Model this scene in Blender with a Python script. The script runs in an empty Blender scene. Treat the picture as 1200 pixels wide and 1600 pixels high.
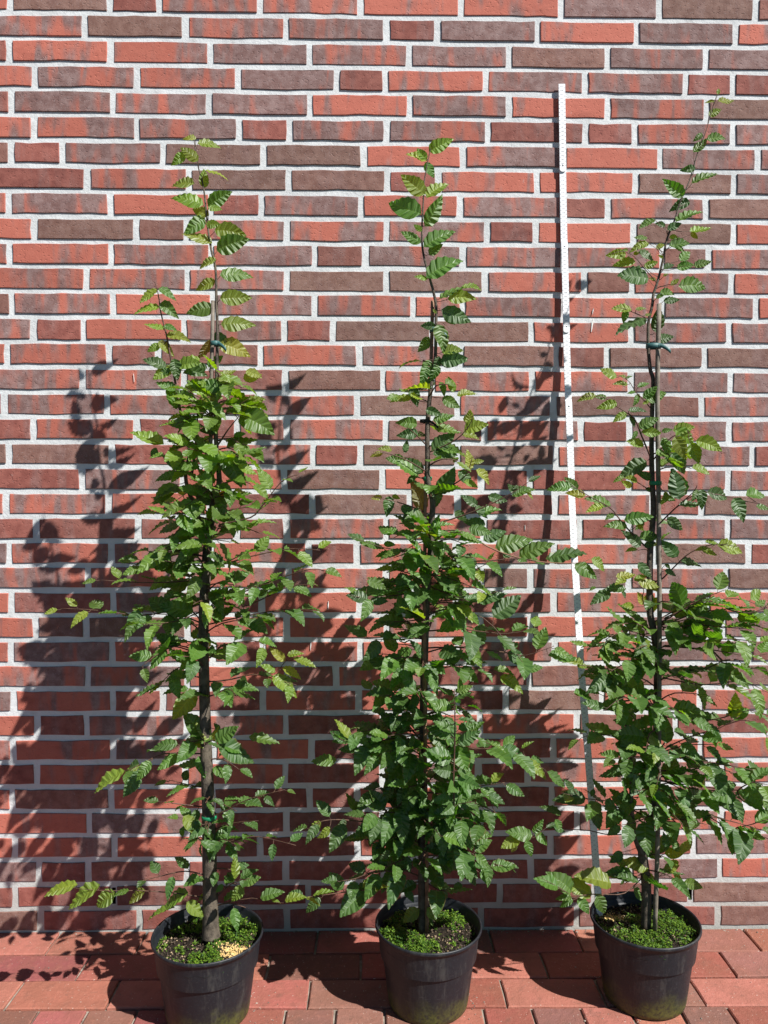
import bpy, math, random
import numpy as np
from mathutils import Vector, Matrix, noise as mnoise
random.seed(11)
S = bpy.context.scene
COL = S.collection

# ------------------------------------------------------------------ camera
CAM_D, CAM_H, YAW, PITCH, ROLL, FPX = 1.94689, 1.11675, 0.0175, -0.021808, 0.002208, 1200.0
_cy, _sy, _cp, _sp = math.cos(YAW), math.sin(YAW), math.cos(PITCH), math.sin(PITCH)
FWD = Vector((_sy*_cp, _cy*_cp, _sp)); _rt = Vector((_cy, -_sy, 0)); _up = _rt.cross(FWD)
RGT = math.cos(ROLL)*_rt + math.sin(ROLL)*_up
UPV = -math.sin(ROLL)*_rt + math.cos(ROLL)*_up
CAMP = Vector((0, -CAM_D, CAM_H))
cam = bpy.data.cameras.new('camera'); cam_o = bpy.data.objects.new('camera', cam); COL.objects.link(cam_o)
cam.sensor_fit = 'VERTICAL'; cam.sensor_height = 36; cam.sensor_width = 27; cam.lens = FPX/1600*36
cam.clip_start = 0.05; cam.clip_end = 500
M = Matrix((RGT, UPV, -FWD)).transposed().to_4x4(); M.translation = CAMP
cam_o.matrix_world = M
S.camera = cam_o
def at(x, y, Y):                      # photograph position -> point of the place at distance Y from the wall
    d = FWD + RGT*((x-600)/FPX) - UPV*((y-800)/FPX)
    return CAMP + d*((Y+CAM_D)/d.y)

# ------------------------------------------------------------------ light
SUN = Vector((1.2, -1.0, 1.62)).normalized()
w = bpy.data.worlds.new('World'); S.world = w; w.use_nodes = True
nt = w.node_tree; bgn = nt.nodes['Background']
sky = nt.nodes.new('ShaderNodeTexSky'); sky.sky_type = 'NISHITA'; sky.sun_disc = False
sky.sun_elevation = math.asin(SUN.z); sky.sun_rotation = math.atan2(SUN.x, SUN.y)
sky.air_density = 1.0; sky.dust_density = 0.1; sky.ozone_density = 1.2; sky.altitude = 3500
nt.links.new(sky.outputs[0], bgn.inputs[0]); bgn.inputs[1].default_value = 0.05
sl = bpy.data.lights.new('sun', 'SUN'); sl.energy = 5.0; sl.angle = math.radians(0.55); sl.color = (1, .97, .92)
so = bpy.data.objects.new('sun', sl); COL.objects.link(so); so.location = SUN*6
so.rotation_euler = SUN.to_track_quat('Z', 'Y').to_euler()
S.view_settings.view_transform = 'Standard'; S.view_settings.look = 'None'
S.view_settings.exposure = 0.74; S.view_settings.gamma = 1; S.view_settings.use_curve_mapping = False
S.render.resolution_x = 768; S.render.resolution_y = 1024
S.render.engine = 'CYCLES'; S.cycles.max_bounces = 6; S.cycles.diffuse_bounces = 3; S.cycles.transmission_bounces = 3

# ------------------------------------------------------------------ helpers
def tag(o, label=None, cat=None, group=None, kind=None):
    if label: o['label'] = label
    if cat: o['category'] = cat
    if group: o['group'] = group
    if kind: o['kind'] = kind
    return o
def empty(name, loc):
    o = bpy.data.objects.new(name, None); COL.objects.link(o); o.location = loc; o.empty_display_size = .05
    return o
def mesh(name, V, F, mat=None, smooth=False):
    me = bpy.data.meshes.new(name); me.from_pydata([tuple(v) for v in V], [], F); me.update()
    if mat: me.materials.append(mat)
    if smooth: me.polygons.foreach_set('use_smooth', [True]*len(me.polygons))
    return me
def obj(name, me, parent=None, loc=None):
    o = bpy.data.objects.new(name, me); COL.objects.link(o)
    if parent: o.parent = parent
    if loc is not None: o.location = loc
    return o
class N:                               # small node-tree writer
    def __init__(s, name):
        s.m = bpy.data.materials.new(name); s.m.use_nodes = True
        s.t = s.m.node_tree; s.t.nodes.clear()
        s.out = s.n('ShaderNodeOutputMaterial')
    def n(s, typ, **k):
        x = s.t.nodes.new(typ)
        for a, b in k.items(): setattr(x, a, b)
        return x
    def set(s, sock, v):
        if isinstance(v, bpy.types.NodeSocket): s.t.links.new(v, sock)
        elif v is not None:
            if sock.type == 'RGBA' and len(v) == 3: v = (*v, 1)
            sock.default_value = v
    def math(s, op, a, b=None, c=None, clamp=False):
        x = s.n('ShaderNodeMath', operation=op, use_clamp=clamp)
        for i, v in enumerate((a, b, c)):
            if v is not None: s.set(x.inputs[i], v)
        return x.outputs[0]
    def mix(s, f, a, b, blend='MIX'):
        x = s.n('ShaderNodeMix', data_type='RGBA', blend_type=blend)
        s.set(x.inputs[0], f); s.set(x.inputs[6], a); s.set(x.inputs[7], b)
        return x.outputs[2]
    def noise(s, vec, scale, detail=3, rough=.55, dist=0):
        x = s.n('ShaderNodeTexNoise'); s.set(x.inputs['Vector'], vec)
        x.inputs['Scale'].default_value = scale; x.inputs['Detail'].default_value = detail
        x.inputs['Roughness'].default_value = rough; x.inputs['Distortion'].default_value = dist
        return x.outputs[0]
    def ramp(s, v, lo, hi):
        x = s.n('ShaderNodeMapRange', interpolation_type='SMOOTHSTEP'); s.set(x.inputs[0], v)
        s.set(x.inputs[1], lo); s.set(x.inputs[2], hi)
        return x.outputs[0]
    def mapv(s, vec, scale=(1, 1, 1), off=None):
        x = s.n('ShaderNodeVectorMath', operation='MULTIPLY'); s.set(x.inputs[0], vec); x.inputs[1].default_value = scale
        o = x.outputs[0]
        if off is not None:
            y = s.n('ShaderNodeVectorMath', operation='ADD'); s.set(y.inputs[0], o); s.set(y.inputs[1], off); o = y.outputs[0]
        return o
    def comb(s, x, y, z):
        c = s.n('ShaderNodeCombineXYZ')
        for i, v in enumerate((x, y, z)): s.set(c.inputs[i], v)
        return c.outputs[0]
    def bump(s, h, dist, strength=1, nrm=None):
        b = s.n('ShaderNodeBump'); s.set(b.inputs['Height'], h)
        b.inputs['Distance'].default_value = dist; b.inputs['Strength'].default_value = strength
        if nrm is not None: s.set(b.inputs['Normal'], nrm)
        return b.outputs[0]
    def pbsdf(s, col, rough, nrm=None, spec=.5, **k):
        b = s.n('ShaderNodeBsdfPrincipled'); s.set(b.inputs['Base Color'], col); s.set(b.inputs['Roughness'], rough)
        s.set(b.inputs['Specular IOR Level'], spec)
        if nrm is not None: s.set(b.inputs['Normal'], nrm)
        for a, v in k.items(): s.set(b.inputs[a], v)
        return b.outputs[0]
    def end(s, sh):
        s.t.links.new(sh, s.out.inputs['Surface']); return s.m

# ------------------------------------------------------------------ materials
def brick_mat(name, per_object):
    k = N(name)
    obc = k.n('ShaderNodeTexCoord').outputs['Object']
    if per_object:
        oi = k.n('ShaderNodeObjectInfo'); colr = oi.outputs['Color']; rnd = oi.outputs['Random']; alpha = oi.outputs['Alpha']
    else:
        at_ = k.n('ShaderNodeAttribute', attribute_name='piece'); colr = at_.outputs['Color']; rnd = at_.outputs['Alpha']; alpha = rnd
    sp = k.n('ShaderNodeSeparateColor'); k.set(sp.inputs[0], colr)
    mot, brn, bri = sp.outputs[0], sp.outputs[1], sp.outputs[2]
    off = k.comb(k.math('MULTIPLY', rnd, 91.7), k.math('MULTIPLY', rnd, 37.3), k.math('MULTIPLY', rnd, 53.9))
    # kiln flames: blotches stretched in height
    fl = k.noise(k.mapv(obc, (36, 4, 7), off), 1.0, 2.0, .5, .25)
    fl2 = k.noise(k.mapv(obc, (14, 4, 6), off), 1.0, 1.5, .5)
    flm = k.math('ADD', k.math('MULTIPLY', fl, .68), k.math('MULTIPLY', fl2, .32))
    lo = k.math('SUBTRACT', 0.70, k.math('MULTIPLY', mot, .44))
    grey = k.ramp(flm, k.math('SUBTRACT', lo, .08), k.math('ADD', lo, .10))
    fine = k.noise(k.mapv(obc, (1, 1, 1), off), 260, 3, .65)
    mid = k.noise(k.mapv(obc, (1, 1, 1), off), 45, 3, .6)
    red = k.mix(mid, (.36, .082, .050), (.47, .130, .082))
    gre = k.mix(k.ramp(mid, .35, .7), (.19, .10, .089), (.27, .172, .160))
    c = k.mix(grey, red, gre)
    brown = k.mix(k.ramp(mid, .3, .7), (.185, .090, .068), (.255, .142, .112))
    deep = k.mix(k.ramp(mid, .3, .7), (.23, .062, .046), (.32, .098, .072))
    bsel = k.ramp(brn, .62, .9)
    plain = k.mix(bsel, deep, brown)
    c = k.mix(k.ramp(brn, .2, .5), c, plain)
    c = k.mix(k.math('MULTIPLY', k.ramp(flm, .46, .66), k.math('MULTIPLY', k.ramp(brn, .2, .5), .45)), c, gre)
    # pale bloom on the grey parts
    bloom = k.ramp(k.noise(k.mapv(obc, (1, 1, 1), off), 420, 2, .7), .58, .72)
    c = k.mix(k.math('MULTIPLY', k.math('MULTIPLY', bloom, grey), .45), c, (.42, .38, .38))
    c = k.mix(k.math('MULTIPLY', k.ramp(fine, .62, .8), .5), c, (.03, .015, .012))
    hs = k.n('ShaderNodeHueSaturation'); k.set(hs.inputs['Color'], c)
    k.set(hs.inputs['Value'], k.math('ADD', .55, k.math('MULTIPLY', bri, .9)))
    hs.inputs['Saturation'].default_value = .93
    c = hs.outputs[0]
    stain = k.ramp(k.noise(k.mapv(obc, (9, 4, 22), off), 1.0, 3, .6), .52, .75)
    c = k.mix(k.math('MULTIPLY', stain, .38), c, k.mix(1.0, c, (.55, .5, .52), 'MULTIPLY'))
    smear = k.math('MULTIPLY', k.ramp(k.noise(k.mapv(obc, (1, 1, 1), off), 85, 3, .7), .66, .78), .28)
    c = k.mix(smear, c, (.46, .44, .42))
    ed = k.noise(k.mapv(obc, (1, 1, 1), off), 30, 2, .6)
    pits = k.ramp(k.noise(k.mapv(obc, (1, 1, 1.4), off), 120, 2, .6), .30, .42)
    h = k.math('ADD', k.math('MULTIPLY', fine, .5), k.math('ADD', k.math('MULTIPLY', mid, .8), k.math('MULTIPLY', pits, .8)))
    return k.end(k.pbsdf(c, .85, k.bump(h, .0011, .75), .25))
M_BRICK = brick_mat('fired_brick', True); M_BRICK2 = brick_mat('fired_brick_rest', False)

def mortar_mat():
    k = N('mortar'); oc = k.n('ShaderNodeTexCoord').outputs['Object']
    a = k.noise(oc, 9, 4, .6); b = k.noise(oc, 330, 3, .7); c2 = k.noise(oc, 70, 3, .6)
    c = k.mix(k.ramp(a, .3, .7), (.53, .55, .555), (.64, .66, .665))
    c = k.mix(k.math('MULTIPLY', k.ramp(b, .6, .75), .2), c, (.30, .29, .27))
    c = k.mix(k.math('MULTIPLY', k.ramp(k.noise(oc, 3.1, 4, .65), .48, .7), .30), c, (.40, .40, .39))
    c = k.mix(k.math('MULTIPLY', k.ramp(k.noise(oc, 24, 3, .7), .58, .74), .35), c, (.38, .37, .345))
    zz = k.n('ShaderNodeSeparateXYZ'); k.set(zz.inputs[0], oc)
    low = k.ramp(k.math('SUBTRACT', k.math('MULTIPLY', a, .34), zz.outputs[2]), -.05, .16)
    c = k.mix(k.math('MULTIPLY', low, .6), c, (.25, .245, .20))
    h = k.math('ADD', b, k.math('MULTIPLY', c2, 2.2))
    return k.end(k.pbsdf(c, .95, k.bump(h, .0010, .8), .1))
M_MORTAR = mortar_mat()

def paver_mat(name, per_object):
    k = N(name); oc = k.n('ShaderNodeTexCoord').outputs['Object']
    if per_object:
        oi = k.n('ShaderNodeObjectInfo'); colr = oi.outputs['Color']; rnd = oi.outputs['Random']
    else:
        at_ = k.n('ShaderNodeAttribute', attribute_name='piece'); colr = at_.outputs['Color']; rnd = at_.outputs['Alpha']
    off = k.comb(k.math('MULTIPLY', rnd, 71.7), k.math('MULTIPLY', rnd, 27.3), 0.0)
    v = k.mapv(oc, (1, 1, 1), off)
    a = k.noise(v, 14, 3, .6); f = k.noise(v, 300, 3, .7); g = k.noise(v, 60, 3, .65)
    c = k.mix(k.math('MULTIPLY', k.ramp(a, .35, .7), .45), colr, (.20, .085, .055))
    c = k.mix(k.math('MULTIPLY', k.ramp(g, .5, .8), .35), c, (.42, .17, .12))
    c = k.mix(k.math('MULTIPLY', k.ramp(k.noise(v, 190, 1, .5), .71, .75), .6), c, (.55, .48, .42))
    c = k.mix(k.math('MULTIPLY', k.ramp(f, .62, .78), .35), c, (.07, .04, .03))
    c = k.mix(k.math('MULTIPLY', k.ramp(k.noise(v, 32, 4, .7), .52, .72), .45), c, (.135, .075, .055))
    h = k.math('ADD', f, k.math('MULTIPLY', g, 2.0))
    return k.end(k.pbsdf(c, .8, k.bump(h, .0016, .8), .3))
M_PAVER = paver_mat('clinker_paver', True); M_PAVER2 = paver_mat('clinker_paver_rest', False)

def plain(name, c1, c2, scale, rough, bump=.001, spec=.4, metallic=0.0, bscale=None):
    k = N(name); oc = k.n('ShaderNodeTexCoord').outputs['Object']
    a = k.noise(oc, scale, 4, .6); b = k.noise(oc, bscale or scale*6, 3, .6)
    c = k.mix(k.ramp(a, .3, .7), c1, c2)
    return k.end(k.pbsdf(c, rough, k.bump(b, bump, .8), spec, Metallic=metallic))
M_SAND = plain('joint_sand', (.15, .125, .10), (.36, .32, .27), 28, .95, .002, .1)
M_LOWBOUNCE = plain('low_bounce_ground', (.035, .035, .036), (.065, .064, .062), 30, .9, .003, .3, bscale=220)  # unseen ground, chosen dark so less red light bounces onto the wall
M_SOIL = plain('potting_soil', (.006, .005, .004), (.035, .026, .018), 160, .95, .006, .15, bscale=240)
M_GRAN = plain('fertiliser_granule', (.50, .33, .12), (.68, .50, .22), 90, .8, .0005)
M_CRUMB = plain('bark_crumb', (.02, .014, .01), (.14, .10, .07), 60, .9, .0008)
M_GRIT = plain('grit', (.05, .04, .03), (.45, .40, .34), 45, .9, .0005)
M_DEBRIS = plain('pale_debris', (.16, .11, .06), (.42, .32, .20), 70, .9, .0006)
M_STAKE = plain('weathered_stake', (.11, .09, .07), (.23, .195, .155), 60, .75, .0006)
M_CANE = plain('brown_cane', (.15, .075, .045), (.27, .15, .09), 60, .7, .0005)
M_BARK = plain('hornbeam_bark', (.040, .031, .023), (.125, .100, .074), 70, .8, .0022)
M_TWIG = plain('twig_bark', (.045, .022, .014), (.12, .062, .038), 90, .6, .0004)
M_BAND = plain('green_band', (.01, .16, .07), (.015, .22, .10), 40, .45, .0002)
M_TEAL = plain('teal_tie', (.025, .085, .085), (.045, .13, .125), 40, .5, .0003)
M_WHITE = plain('rule_white', (.78, .79, .81), (.82, .83, .85), 30, .38, .0001, .6)
M_INK = plain('rule_ink', (.10, .10, .105), (.16, .16, .165), 30, .6, .00005)
M_STEEL = plain('rivet_steel', (.45, .45, .46), (.55, .55, .55), 60, .35, .0001, .5, 1.0)
M_SHADE_TIE = plain('weep_shade_and_black_tie', (.012, .010, .009), (.02, .018, .016), 60, .9, .001)  # shade inside the weep holes painted near-black; also colours one black tie
M_DRIP = plain('white_drip', (.68, .68, .66), (.78, .78, .76), 60, .7, .0003)

def pot_mat():
    k = N('black_pot_plastic'); oc = k.n('ShaderNodeTexCoord').outputs['Object']
    z = k.n('ShaderNodeSeparateXYZ'); k.set(z.inputs[0], oc)
    rn = k.n('ShaderNodeObjectInfo').outputs['Random']; oc = k.mapv(oc, (1, 1, 1), k.comb(k.math('MULTIPLY', rn, 31.0), k.math('MULTIPLY', rn, 17.0), 0.0))
    a = k.noise(oc, 16, 4, .65); b = k.noise(oc, 150, 4, .7); d = k.noise(oc, 400, 2, .6)
    wash = k.ramp(k.noise(k.mapv(oc, (1, 1, .18)), 55, 4, .7), .5, .72); scr = k.ramp(k.noise(k.mapv(oc, (.3, .3, 3)), 180, 2, .5), .66, .72)
    alg = k.math('MULTIPLY', k.ramp(k.math('SUBTRACT', k.math('MULTIPLY', a, .105), z.outputs[2]), -.012, .050), k.ramp(b, .25, .65))
    c = k.mix(k.math('MULTIPLY', k.ramp(b, .5, .8), .5), (.009, .011, .015), (.028, .033, .040))
    c = k.mix(k.math('MULTIPLY', k.ramp(d, .68, .76), .35), c, (.16, .15, .13))
    c = k.mix(k.math('MULTIPLY', wash, .40), c, (.075, .075, .068))
    c = k.mix(k.math('MULTIPLY', scr, .25), c, (.11, .11, .11))
    c = k.mix(k.math('MULTIPLY', alg, .8), c, (.10, .105, .018))
    r = k.math('ADD', .42, k.math('MULTIPLY', b, .2))
    return k.end(k.pbsdf(c, r, k.bump(b, .0006, .6), .45))
M_POT = pot_mat()

def leaf_mat(name, per_object):
    k = N(name)
    if per_object: colr = k.n('ShaderNodeObjectInfo').outputs['Color']
    else: colr = k.n('ShaderNodeAttribute', attribute_name='piece').outputs['Color']
    uv = k.n('ShaderNodeUVMap').outputs[0]
    s = k.n('ShaderNodeSeparateXYZ'); k.set(s.inputs[0], uv)
    u = k.math('ABSOLUTE', k.math('SUBTRACT', s.outputs[0], .5)); v = s.outputs[1]     # u 0 midrib .. .5 edge
    midr = k.math('SUBTRACT', 1.0, k.ramp(u, .012, .05))
    fr = k.math('FRACT', k.math('MULTIPLY', v, 11.0))
    tri = k.math('ABSOLUTE', k.math('SUBTRACT', fr, .5))                             # 0.5 at veins
    vein = k.ramp(tri, .36, .5)
    veins = k.math('MAXIMUM', midr, k.math('MULTIPLY', vein, .75))
    geo = k.n('ShaderNodeNewGeometry')
    oc = k.n('ShaderNodeTexCoord').outputs['Object']
    blot = k.noise(oc, 7, 3, .6)
    c = k.mix(k.math('MULTIPLY', blot, .35), colr, k.mix(1.0, colr, (.55, .7, .6), 'MULTIPLY'))
    light = k.mix(.3, k.mix(1.0, colr, (2.0, 1.7, 1.8), 'MULTIPLY'), (.14, .22, .06))
    c = k.mix(k.math('MULTIPLY', veins, .5), c, light)
    if per_object:
        rn = k.n('ShaderNodeObjectInfo').outputs['Random']
        ed = k.ramp(k.math('ADD', u, k.math('MULTIPLY', k.noise(k.mapv(oc, (1, 1, 1), k.comb(k.math('MULTIPLY', rn, 40.0), 0.0, 0.0)), 9, 3, .6), .25)), .56, .62)
        c = k.mix(k.math('MULTIPLY', ed, k.math('MULTIPLY', k.ramp(rn, .78, .9), .8)), c, (.17, .105, .03))
    # pale underside
    under = k.mix(.35, c, (.11, .17, .05))
    c2 = k.mix(geo.outputs['Backfacing'], c, under)
    h = k.math('ADD', tri, k.math('MULTIPLY', blot, .2))
    nrm = k.bump(k.math('MULTIPLY', tri, -1.0), .0022, .7)
    rough = k.mix(geo.outputs['Backfacing'], (.28, .28, .28), (.5, .5, .5))
    p = k.pbsdf(c2, rough, nrm, .8)
    t = k.n('ShaderNodeBsdfTranslucent'); k.set(t.inputs[0], k.mix(1.0, c, (2.1, 2.2, .7), 'MULTIPLY'))
    mx = k.n('ShaderNodeMixShader'); mx.inputs[0].default_value = .40
    k.t.links.new(p, mx.inputs[1]); k.t.links.new(t.outputs[0], mx.inputs[2])
    return k.end(mx.outputs[0])
M_LEAF = leaf_mat('hornbeam_leaf', True); M_LEAF2 = leaf_mat('hornbeam_leaf_rest', False)
M_MOSS = None
def moss_mat():
    k = N('moss'); at_ = k.n('ShaderNodeAttribute', attribute_name='piece')
    p = k.pbsdf(at_.outputs['Color'], .6, None, .3)
    t = k.n('ShaderNodeBsdfTranslucent'); k.set(t.inputs[0], k.mix(1.0, at_.outputs['Color'], (1.5, 1.6, .8), 'MULTIPLY'))
    mx = k.n('ShaderNodeMixShader'); mx.inputs[0].default_value = .3
    k.t.links.new(p, mx.inputs[1]); k.t.links.new(t.outputs[0], mx.inputs[2])
    return k.end(mx.outputs[0])
M_MOSS = moss_mat()
def set_piece(me, cols):               # one RGBA per polygon, spread over its corners
    a = me.attributes.new('piece', 'FLOAT_COLOR', 'CORNER')
    arr = np.repeat(np.array(cols, dtype=np.float32), [p.loop_total for p in me.polygons], axis=0)
    a.data.foreach_set('color', arr.ravel())

# ------------------------------------------------------------------ brick wall
LZ = 0.0625
X0, X1, WALL_H = -2.6, 2.8, 3.0
HB, JT = 0.0487, 0.0168
# joints between the bricks of each course, as read along the wall, with the colour of each brick
ROWS = """15 171.5 248.5 406 563.5 720 876.5 1030 1181.5|obdpooopbd
132.5 290 446.5 605 684 840 995 1150|fbfpdpopo
14.5 172 327.5 483.5 639 795 949 1103|dofpppbpp
54 214 371 526 602.5 759 914.5 1071 1146|opfpdoppdd
17.5 176 326.5 484 640 796 949.5 1104|dpfpopopb
53.5 213.5 374.5 452.5 605 762.5 916 992.5 1146|ofpdppddpp
18 97.5 255 412 568.5 723.5 880 1031 1184|ddpbbopopp
136 295 451.5 605 685 840 993.5 1147.5|dobbdfobp
12.5 173 330 409 564.5 719 878 950 1104|ppodpofdfb
53.5 212.5 291 448.5 604 761 837.5 991 1146.5|obdpfpdobo
14 173.5 330 492.5 571 723.5 882 1035 1107.5|poppdpppdf
134 292.5 448.5 604 758.5 912.5 988 1142.5|pffbbfdpo
18 176.5 334 491 645 722.5 882 1035 1181.5|dfopfopopo
52.5 130.5 287.5 444.5 520.5 675 830 986.5 1140|fdofdbbfpp
11 170 247.5 406.5 561.5 720 869 948.5 1101.5|pfddffbdbb
129 287.5 446 598.5 676 831.5 986 1141.5|pfdboffpf
6.5 167.5 325 403.5 558.5 715 865 1022 1096.5|dpfdfbfbdf
52.5 213.5 370 447.5 602.5 756 907.5 984 1140|dpddfdodpp
14 175 332.5 490 563.5 715 868.5 1022 1176|bbdfdbbfpd
127.5 285 444 597.5 752.5 828 982.5 1137.5|dpoboddff
9 170 327.5 487.5 639.5 715 867.5 1020 1096|ofodbddfdb
56.5 215 370 447.5 603.5 756 906.5 982.5 1137|ddddfoddpp
14 173.5 330 482.5 558.5 712.5 865 1020 1170|pfpodpofbd
137.5 295 450 602.5 752.5 829 982.5 1135|ffpfobpfb
17.5 176.5 330 409 562.5 712 865 1029 1105|odpdoddodo
56 134 292.5 448.5 604 751 829 979 1130|odbfooofpp
16.5 175 332.5 410 563.5 715 867 1020 1171|ofodoofopd
136.5 292.5 448.5 525 675 827.5 980 1132.5|opodfdddb
21 176 255 410 561 714 790 940 1093.5|poddfodbop
57.5 135 291.5 446.5 599 750 902.5 1055|odpfdoodd
20 176.5 334 486.5 562.5 714 865 1020 1095|oopodfdfoo
57.5 212 289 445 597.5 748 825 977 1129|dododfdffo
19 173.5 330 484 558 711 862 1013 1165|ododdododo
138.5 291.5 446.5 598 750 902 977 1127|opddddopo
22.5 177.5 330 406 559 710 860 1009 1084|opoddododp
61 137.5 291.5 446.5 600 676 830 984 1125|pdddddddpo
23.5 177.5 330 481.5 632 781 929 1079|ddddddddb
62.5 217.5 370 447.5 599 751.5 901 1047 1123|bddddddddb""".split('\n')
def kind_color(c, r):
    j = r.uniform
    return {'o': (j(.16, .40), j(0, .22), j(.40, .62)), 'f': (j(.40, .56), j(0, .16), j(.38, .58)),
            'p': (j(.50, .74), j(0, .2), j(.30, .56)), 'b': (.8, j(.82, 1), j(.28, .50)), 'd': (.4, j(.48, .80), j(.26, .52))}[c]
def brick_shape(L, H, seed):           # irregular arrises, rounded edge, about 60 triangles
    r = random.Random(seed)
    pts = []
    nx = 6 if L > .16 else 3
    for i in range(nx): pts.append((-L/2 + L*i/nx, -H/2))
    for i in range(2): pts.append((L/2, -H/2 + H*i/2))
    for i in range(nx): pts.append((L/2 - L*i/nx, H/2))
    for i in range(2): pts.append((-L/2, H/2 - H*i/2))
    bow = r.uniform(-.0012, .0012)
    P = []
    n = len(pts)
    for (x, z) in pts:
        z2 = z + bow*(1-(2*x/L)**2) + r.uniform(-.0013, .0013) * (1 if abs(z) > H*.4 else 0)
        x2 = x + r.uniform(-.0014, .0014) * (1 if abs(x) > L*.45 else 0)
        if r.random() < .18: z2 *= .955; x2 *= .994
        P.append((x2, z2))
    V, F = [], []
    for (x, z) in P: V.append((x*(1-.0026/L), r.uniform(-.0003, .0003), z*(1-.0024/H)))
    for (x, z) in P: V.append((x, .0010, z))
    for (x, z) in P: V.append((x, .03, z))
    F.append(tuple(range(n)))
    for k_ in (0, n):
        for i in range(n):
            j = (i+1) % n
            F.append((k_+i, k_+n+i, k_+n+j, k_+j))
    return V, F
STR = [mesh('brick', *brick_shape(.234, HB, 100+i), M_BRICK) for i in range(16)]
BAT = [mesh('brick', *brick_shape(.110, HB, 200+i), M_BRICK) for i in range(8)]
wall = empty('brick_wall', (0, 0.01, 0))
tag(wall, 'tall brick wall of mottled red and brown bricks with pale grey mortar joints', 'wall')
rr = random.Random(5)
bricks = []        # (visible width, xa, xb, zc, colour)
def course_fill(n):
    zc = (37-n)*LZ + LZ/2
    if 0 <= n < 38:
        js, cs = ROWS[n].split('|')
        ypx = 1452 - (zc/LZ)*39.0
        for _ in range(3):
            p = at(600, ypx, 0); ypx += (p.z-zc)*616
        X = [at(float(j), ypx + (float(j)-600)*(.0117*(1-ypx/1010)), 0).x for j in js.split()]
        cs = list(cs)
    else:
        X = [(-.9 if n % 2 else -.78) + rr.uniform(-.01, .01)]; cs = [rr.choice('ofpbd') for _ in range(2)]
        while X[-1] < 1: X.append(X[-1]+.25); cs.append(rr.choice('offppbd'))
    while X[0] > X0: X.insert(0, X[0]-.25); cs.insert(0, rr.choice('offppbd'))
    while X[-1] < X1: X.append(X[-1]+.25); cs.append(rr.choice('offppbd'))
    cs = cs[1:] if len(cs) > len(X) else cs
    # colours line up: the first listed brick lies left of the first listed joint
    for i in range(len(X)-1):
        bricks.append((X[i], X[i+1], zc, cs[i]))
for n in range(-10, 38):
    js_n = n
    course_fill(n)
FR = (at(0, 800, 0).x, at(1200, 800, 0).x)
def vis(b):
    zt = at(600, 0, 0).z
    if b[2] > zt+.02: return 0
    return max(0, min(b[1], FR[1]) - max(b[0], FR[0]))
order = sorted(range(len(bricks)), key=lambda i: -vis(bricks[i]))
single = set(order[:300])
restV, restF, restC = [], [], []
for i, (xa, xb, zc, c) in enumerate(bricks):
    L = (xb-xa) - JT + rr.uniform(-.0015, .0015); xm = (xa+xb)/2 + rr.uniform(-.0008, .0008)
    z = zc + rr.uniform(-.0008, .0008); y = rr.uniform(-.0011, .0007)
    bat = L < .17; base = .110 if bat else .234
    kc = kind_color(c, rr)
    flip = rr.choice((1, -1))
    if i in single:
        o = obj('brick', rr.choice(BAT if bat else STR), wall, (xm, y-.01, z))
        o.scale = (L/base, 1, 1); o.rotation_euler = (0, rr.uniform(-.0025, .0025), 0)
        o.color = (*kc, 1)
    else:
        V, F = brick_shape(L, HB, 1000+i); b0 = len(restV)
        restV += [(v[0]+xm, v[1]+y-.01, v[2]+z) for v in V]; restF += [tuple(b0+q for q in f) for f in F]
        restC += [(*kc, rr.random())]*len(F)
me = mesh('bricks', restV, restF, M_BRICK2); set_piece(me, restC)
tag(obj('surrounding_bricks', me, wall), kind='stuff')
# mortar body with two open weep joints
def mortar_body():
    ym, yb = .0027, .24
    holes = []
    for px, n in ((177.5, 36), (1079, 36)):
        zc = (37-n)*LZ + LZ/2; x = at(px, 1398, 0).x
        holes.append((x-.0048, x+.0048, zc-.021, zc+.021))
    xs = sorted({X0, X1, *[h[0] for h in holes], *[h[1] for h in holes]}); zs = sorted({-.08, WALL_H, *[h[2] for h in holes], *[h[3] for h in holes]})
    V, F, MI = [], [], []
    def quad(*p, mi=0):
        b0 = len(V); V.extend(p); F.append((b0, b0+1, b0+2, b0+3)); MI.append(mi)
    for i in range(len(xs)-1):
        for j in range(len(zs)-1):
            a, b, c, d = xs[i], xs[i+1], zs[j], zs[j+1]; xm, zm = (a+b)/2, (c+d)/2
            hit = any(h[0] < xm < h[1] and h[2] < zm < h[3] for h in holes)
            if not hit: quad((a, ym, c), (b, ym, c), (b, ym, d), (a, ym, d))
            else:
                y2 = ym+.06
                quad((a, y2, c), (b, y2, c), (b, y2, d), (a, y2, d), mi=1)
                quad((a, ym, c), (a, y2, c), (a, y2, d), (a, ym, d), mi=1); quad((b, y2, c), (b, ym, c), (b, ym, d), (b, y2, d), mi=1)
                quad((a, ym, c), (b, ym, c), (b, y2, c), (a, y2, c), mi=1); quad((a, y2, d), (b, y2, d), (b, ym, d), (a, ym, d), mi=1)
    quad((X0, yb, -.08), (X0, yb, WALL_H), (X1, yb, WALL_H), (X1, yb, -.08))
    quad((X0, ym, WALL_H), (X1, ym, WALL_H), (X1, yb, WALL_H), (X0, yb, WALL_H))
    quad((X0, ym, -.08), (X0, ym, WALL_H), (X0, yb, WALL_H), (X0, yb, -.08)); quad((X1, yb, -.08), (X1, yb, WALL_H), (X1, ym, WALL_H), (X1, ym, -.08))
    me = mesh('mortar', [(v[0], v[1]-.01, v[2]) for v in V], F, M_MORTAR); me.materials.append(M_SHADE_TIE); me.polygons.foreach_set('material_index', MI); return me
obj('mortar', mortar_body(), wall)
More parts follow.
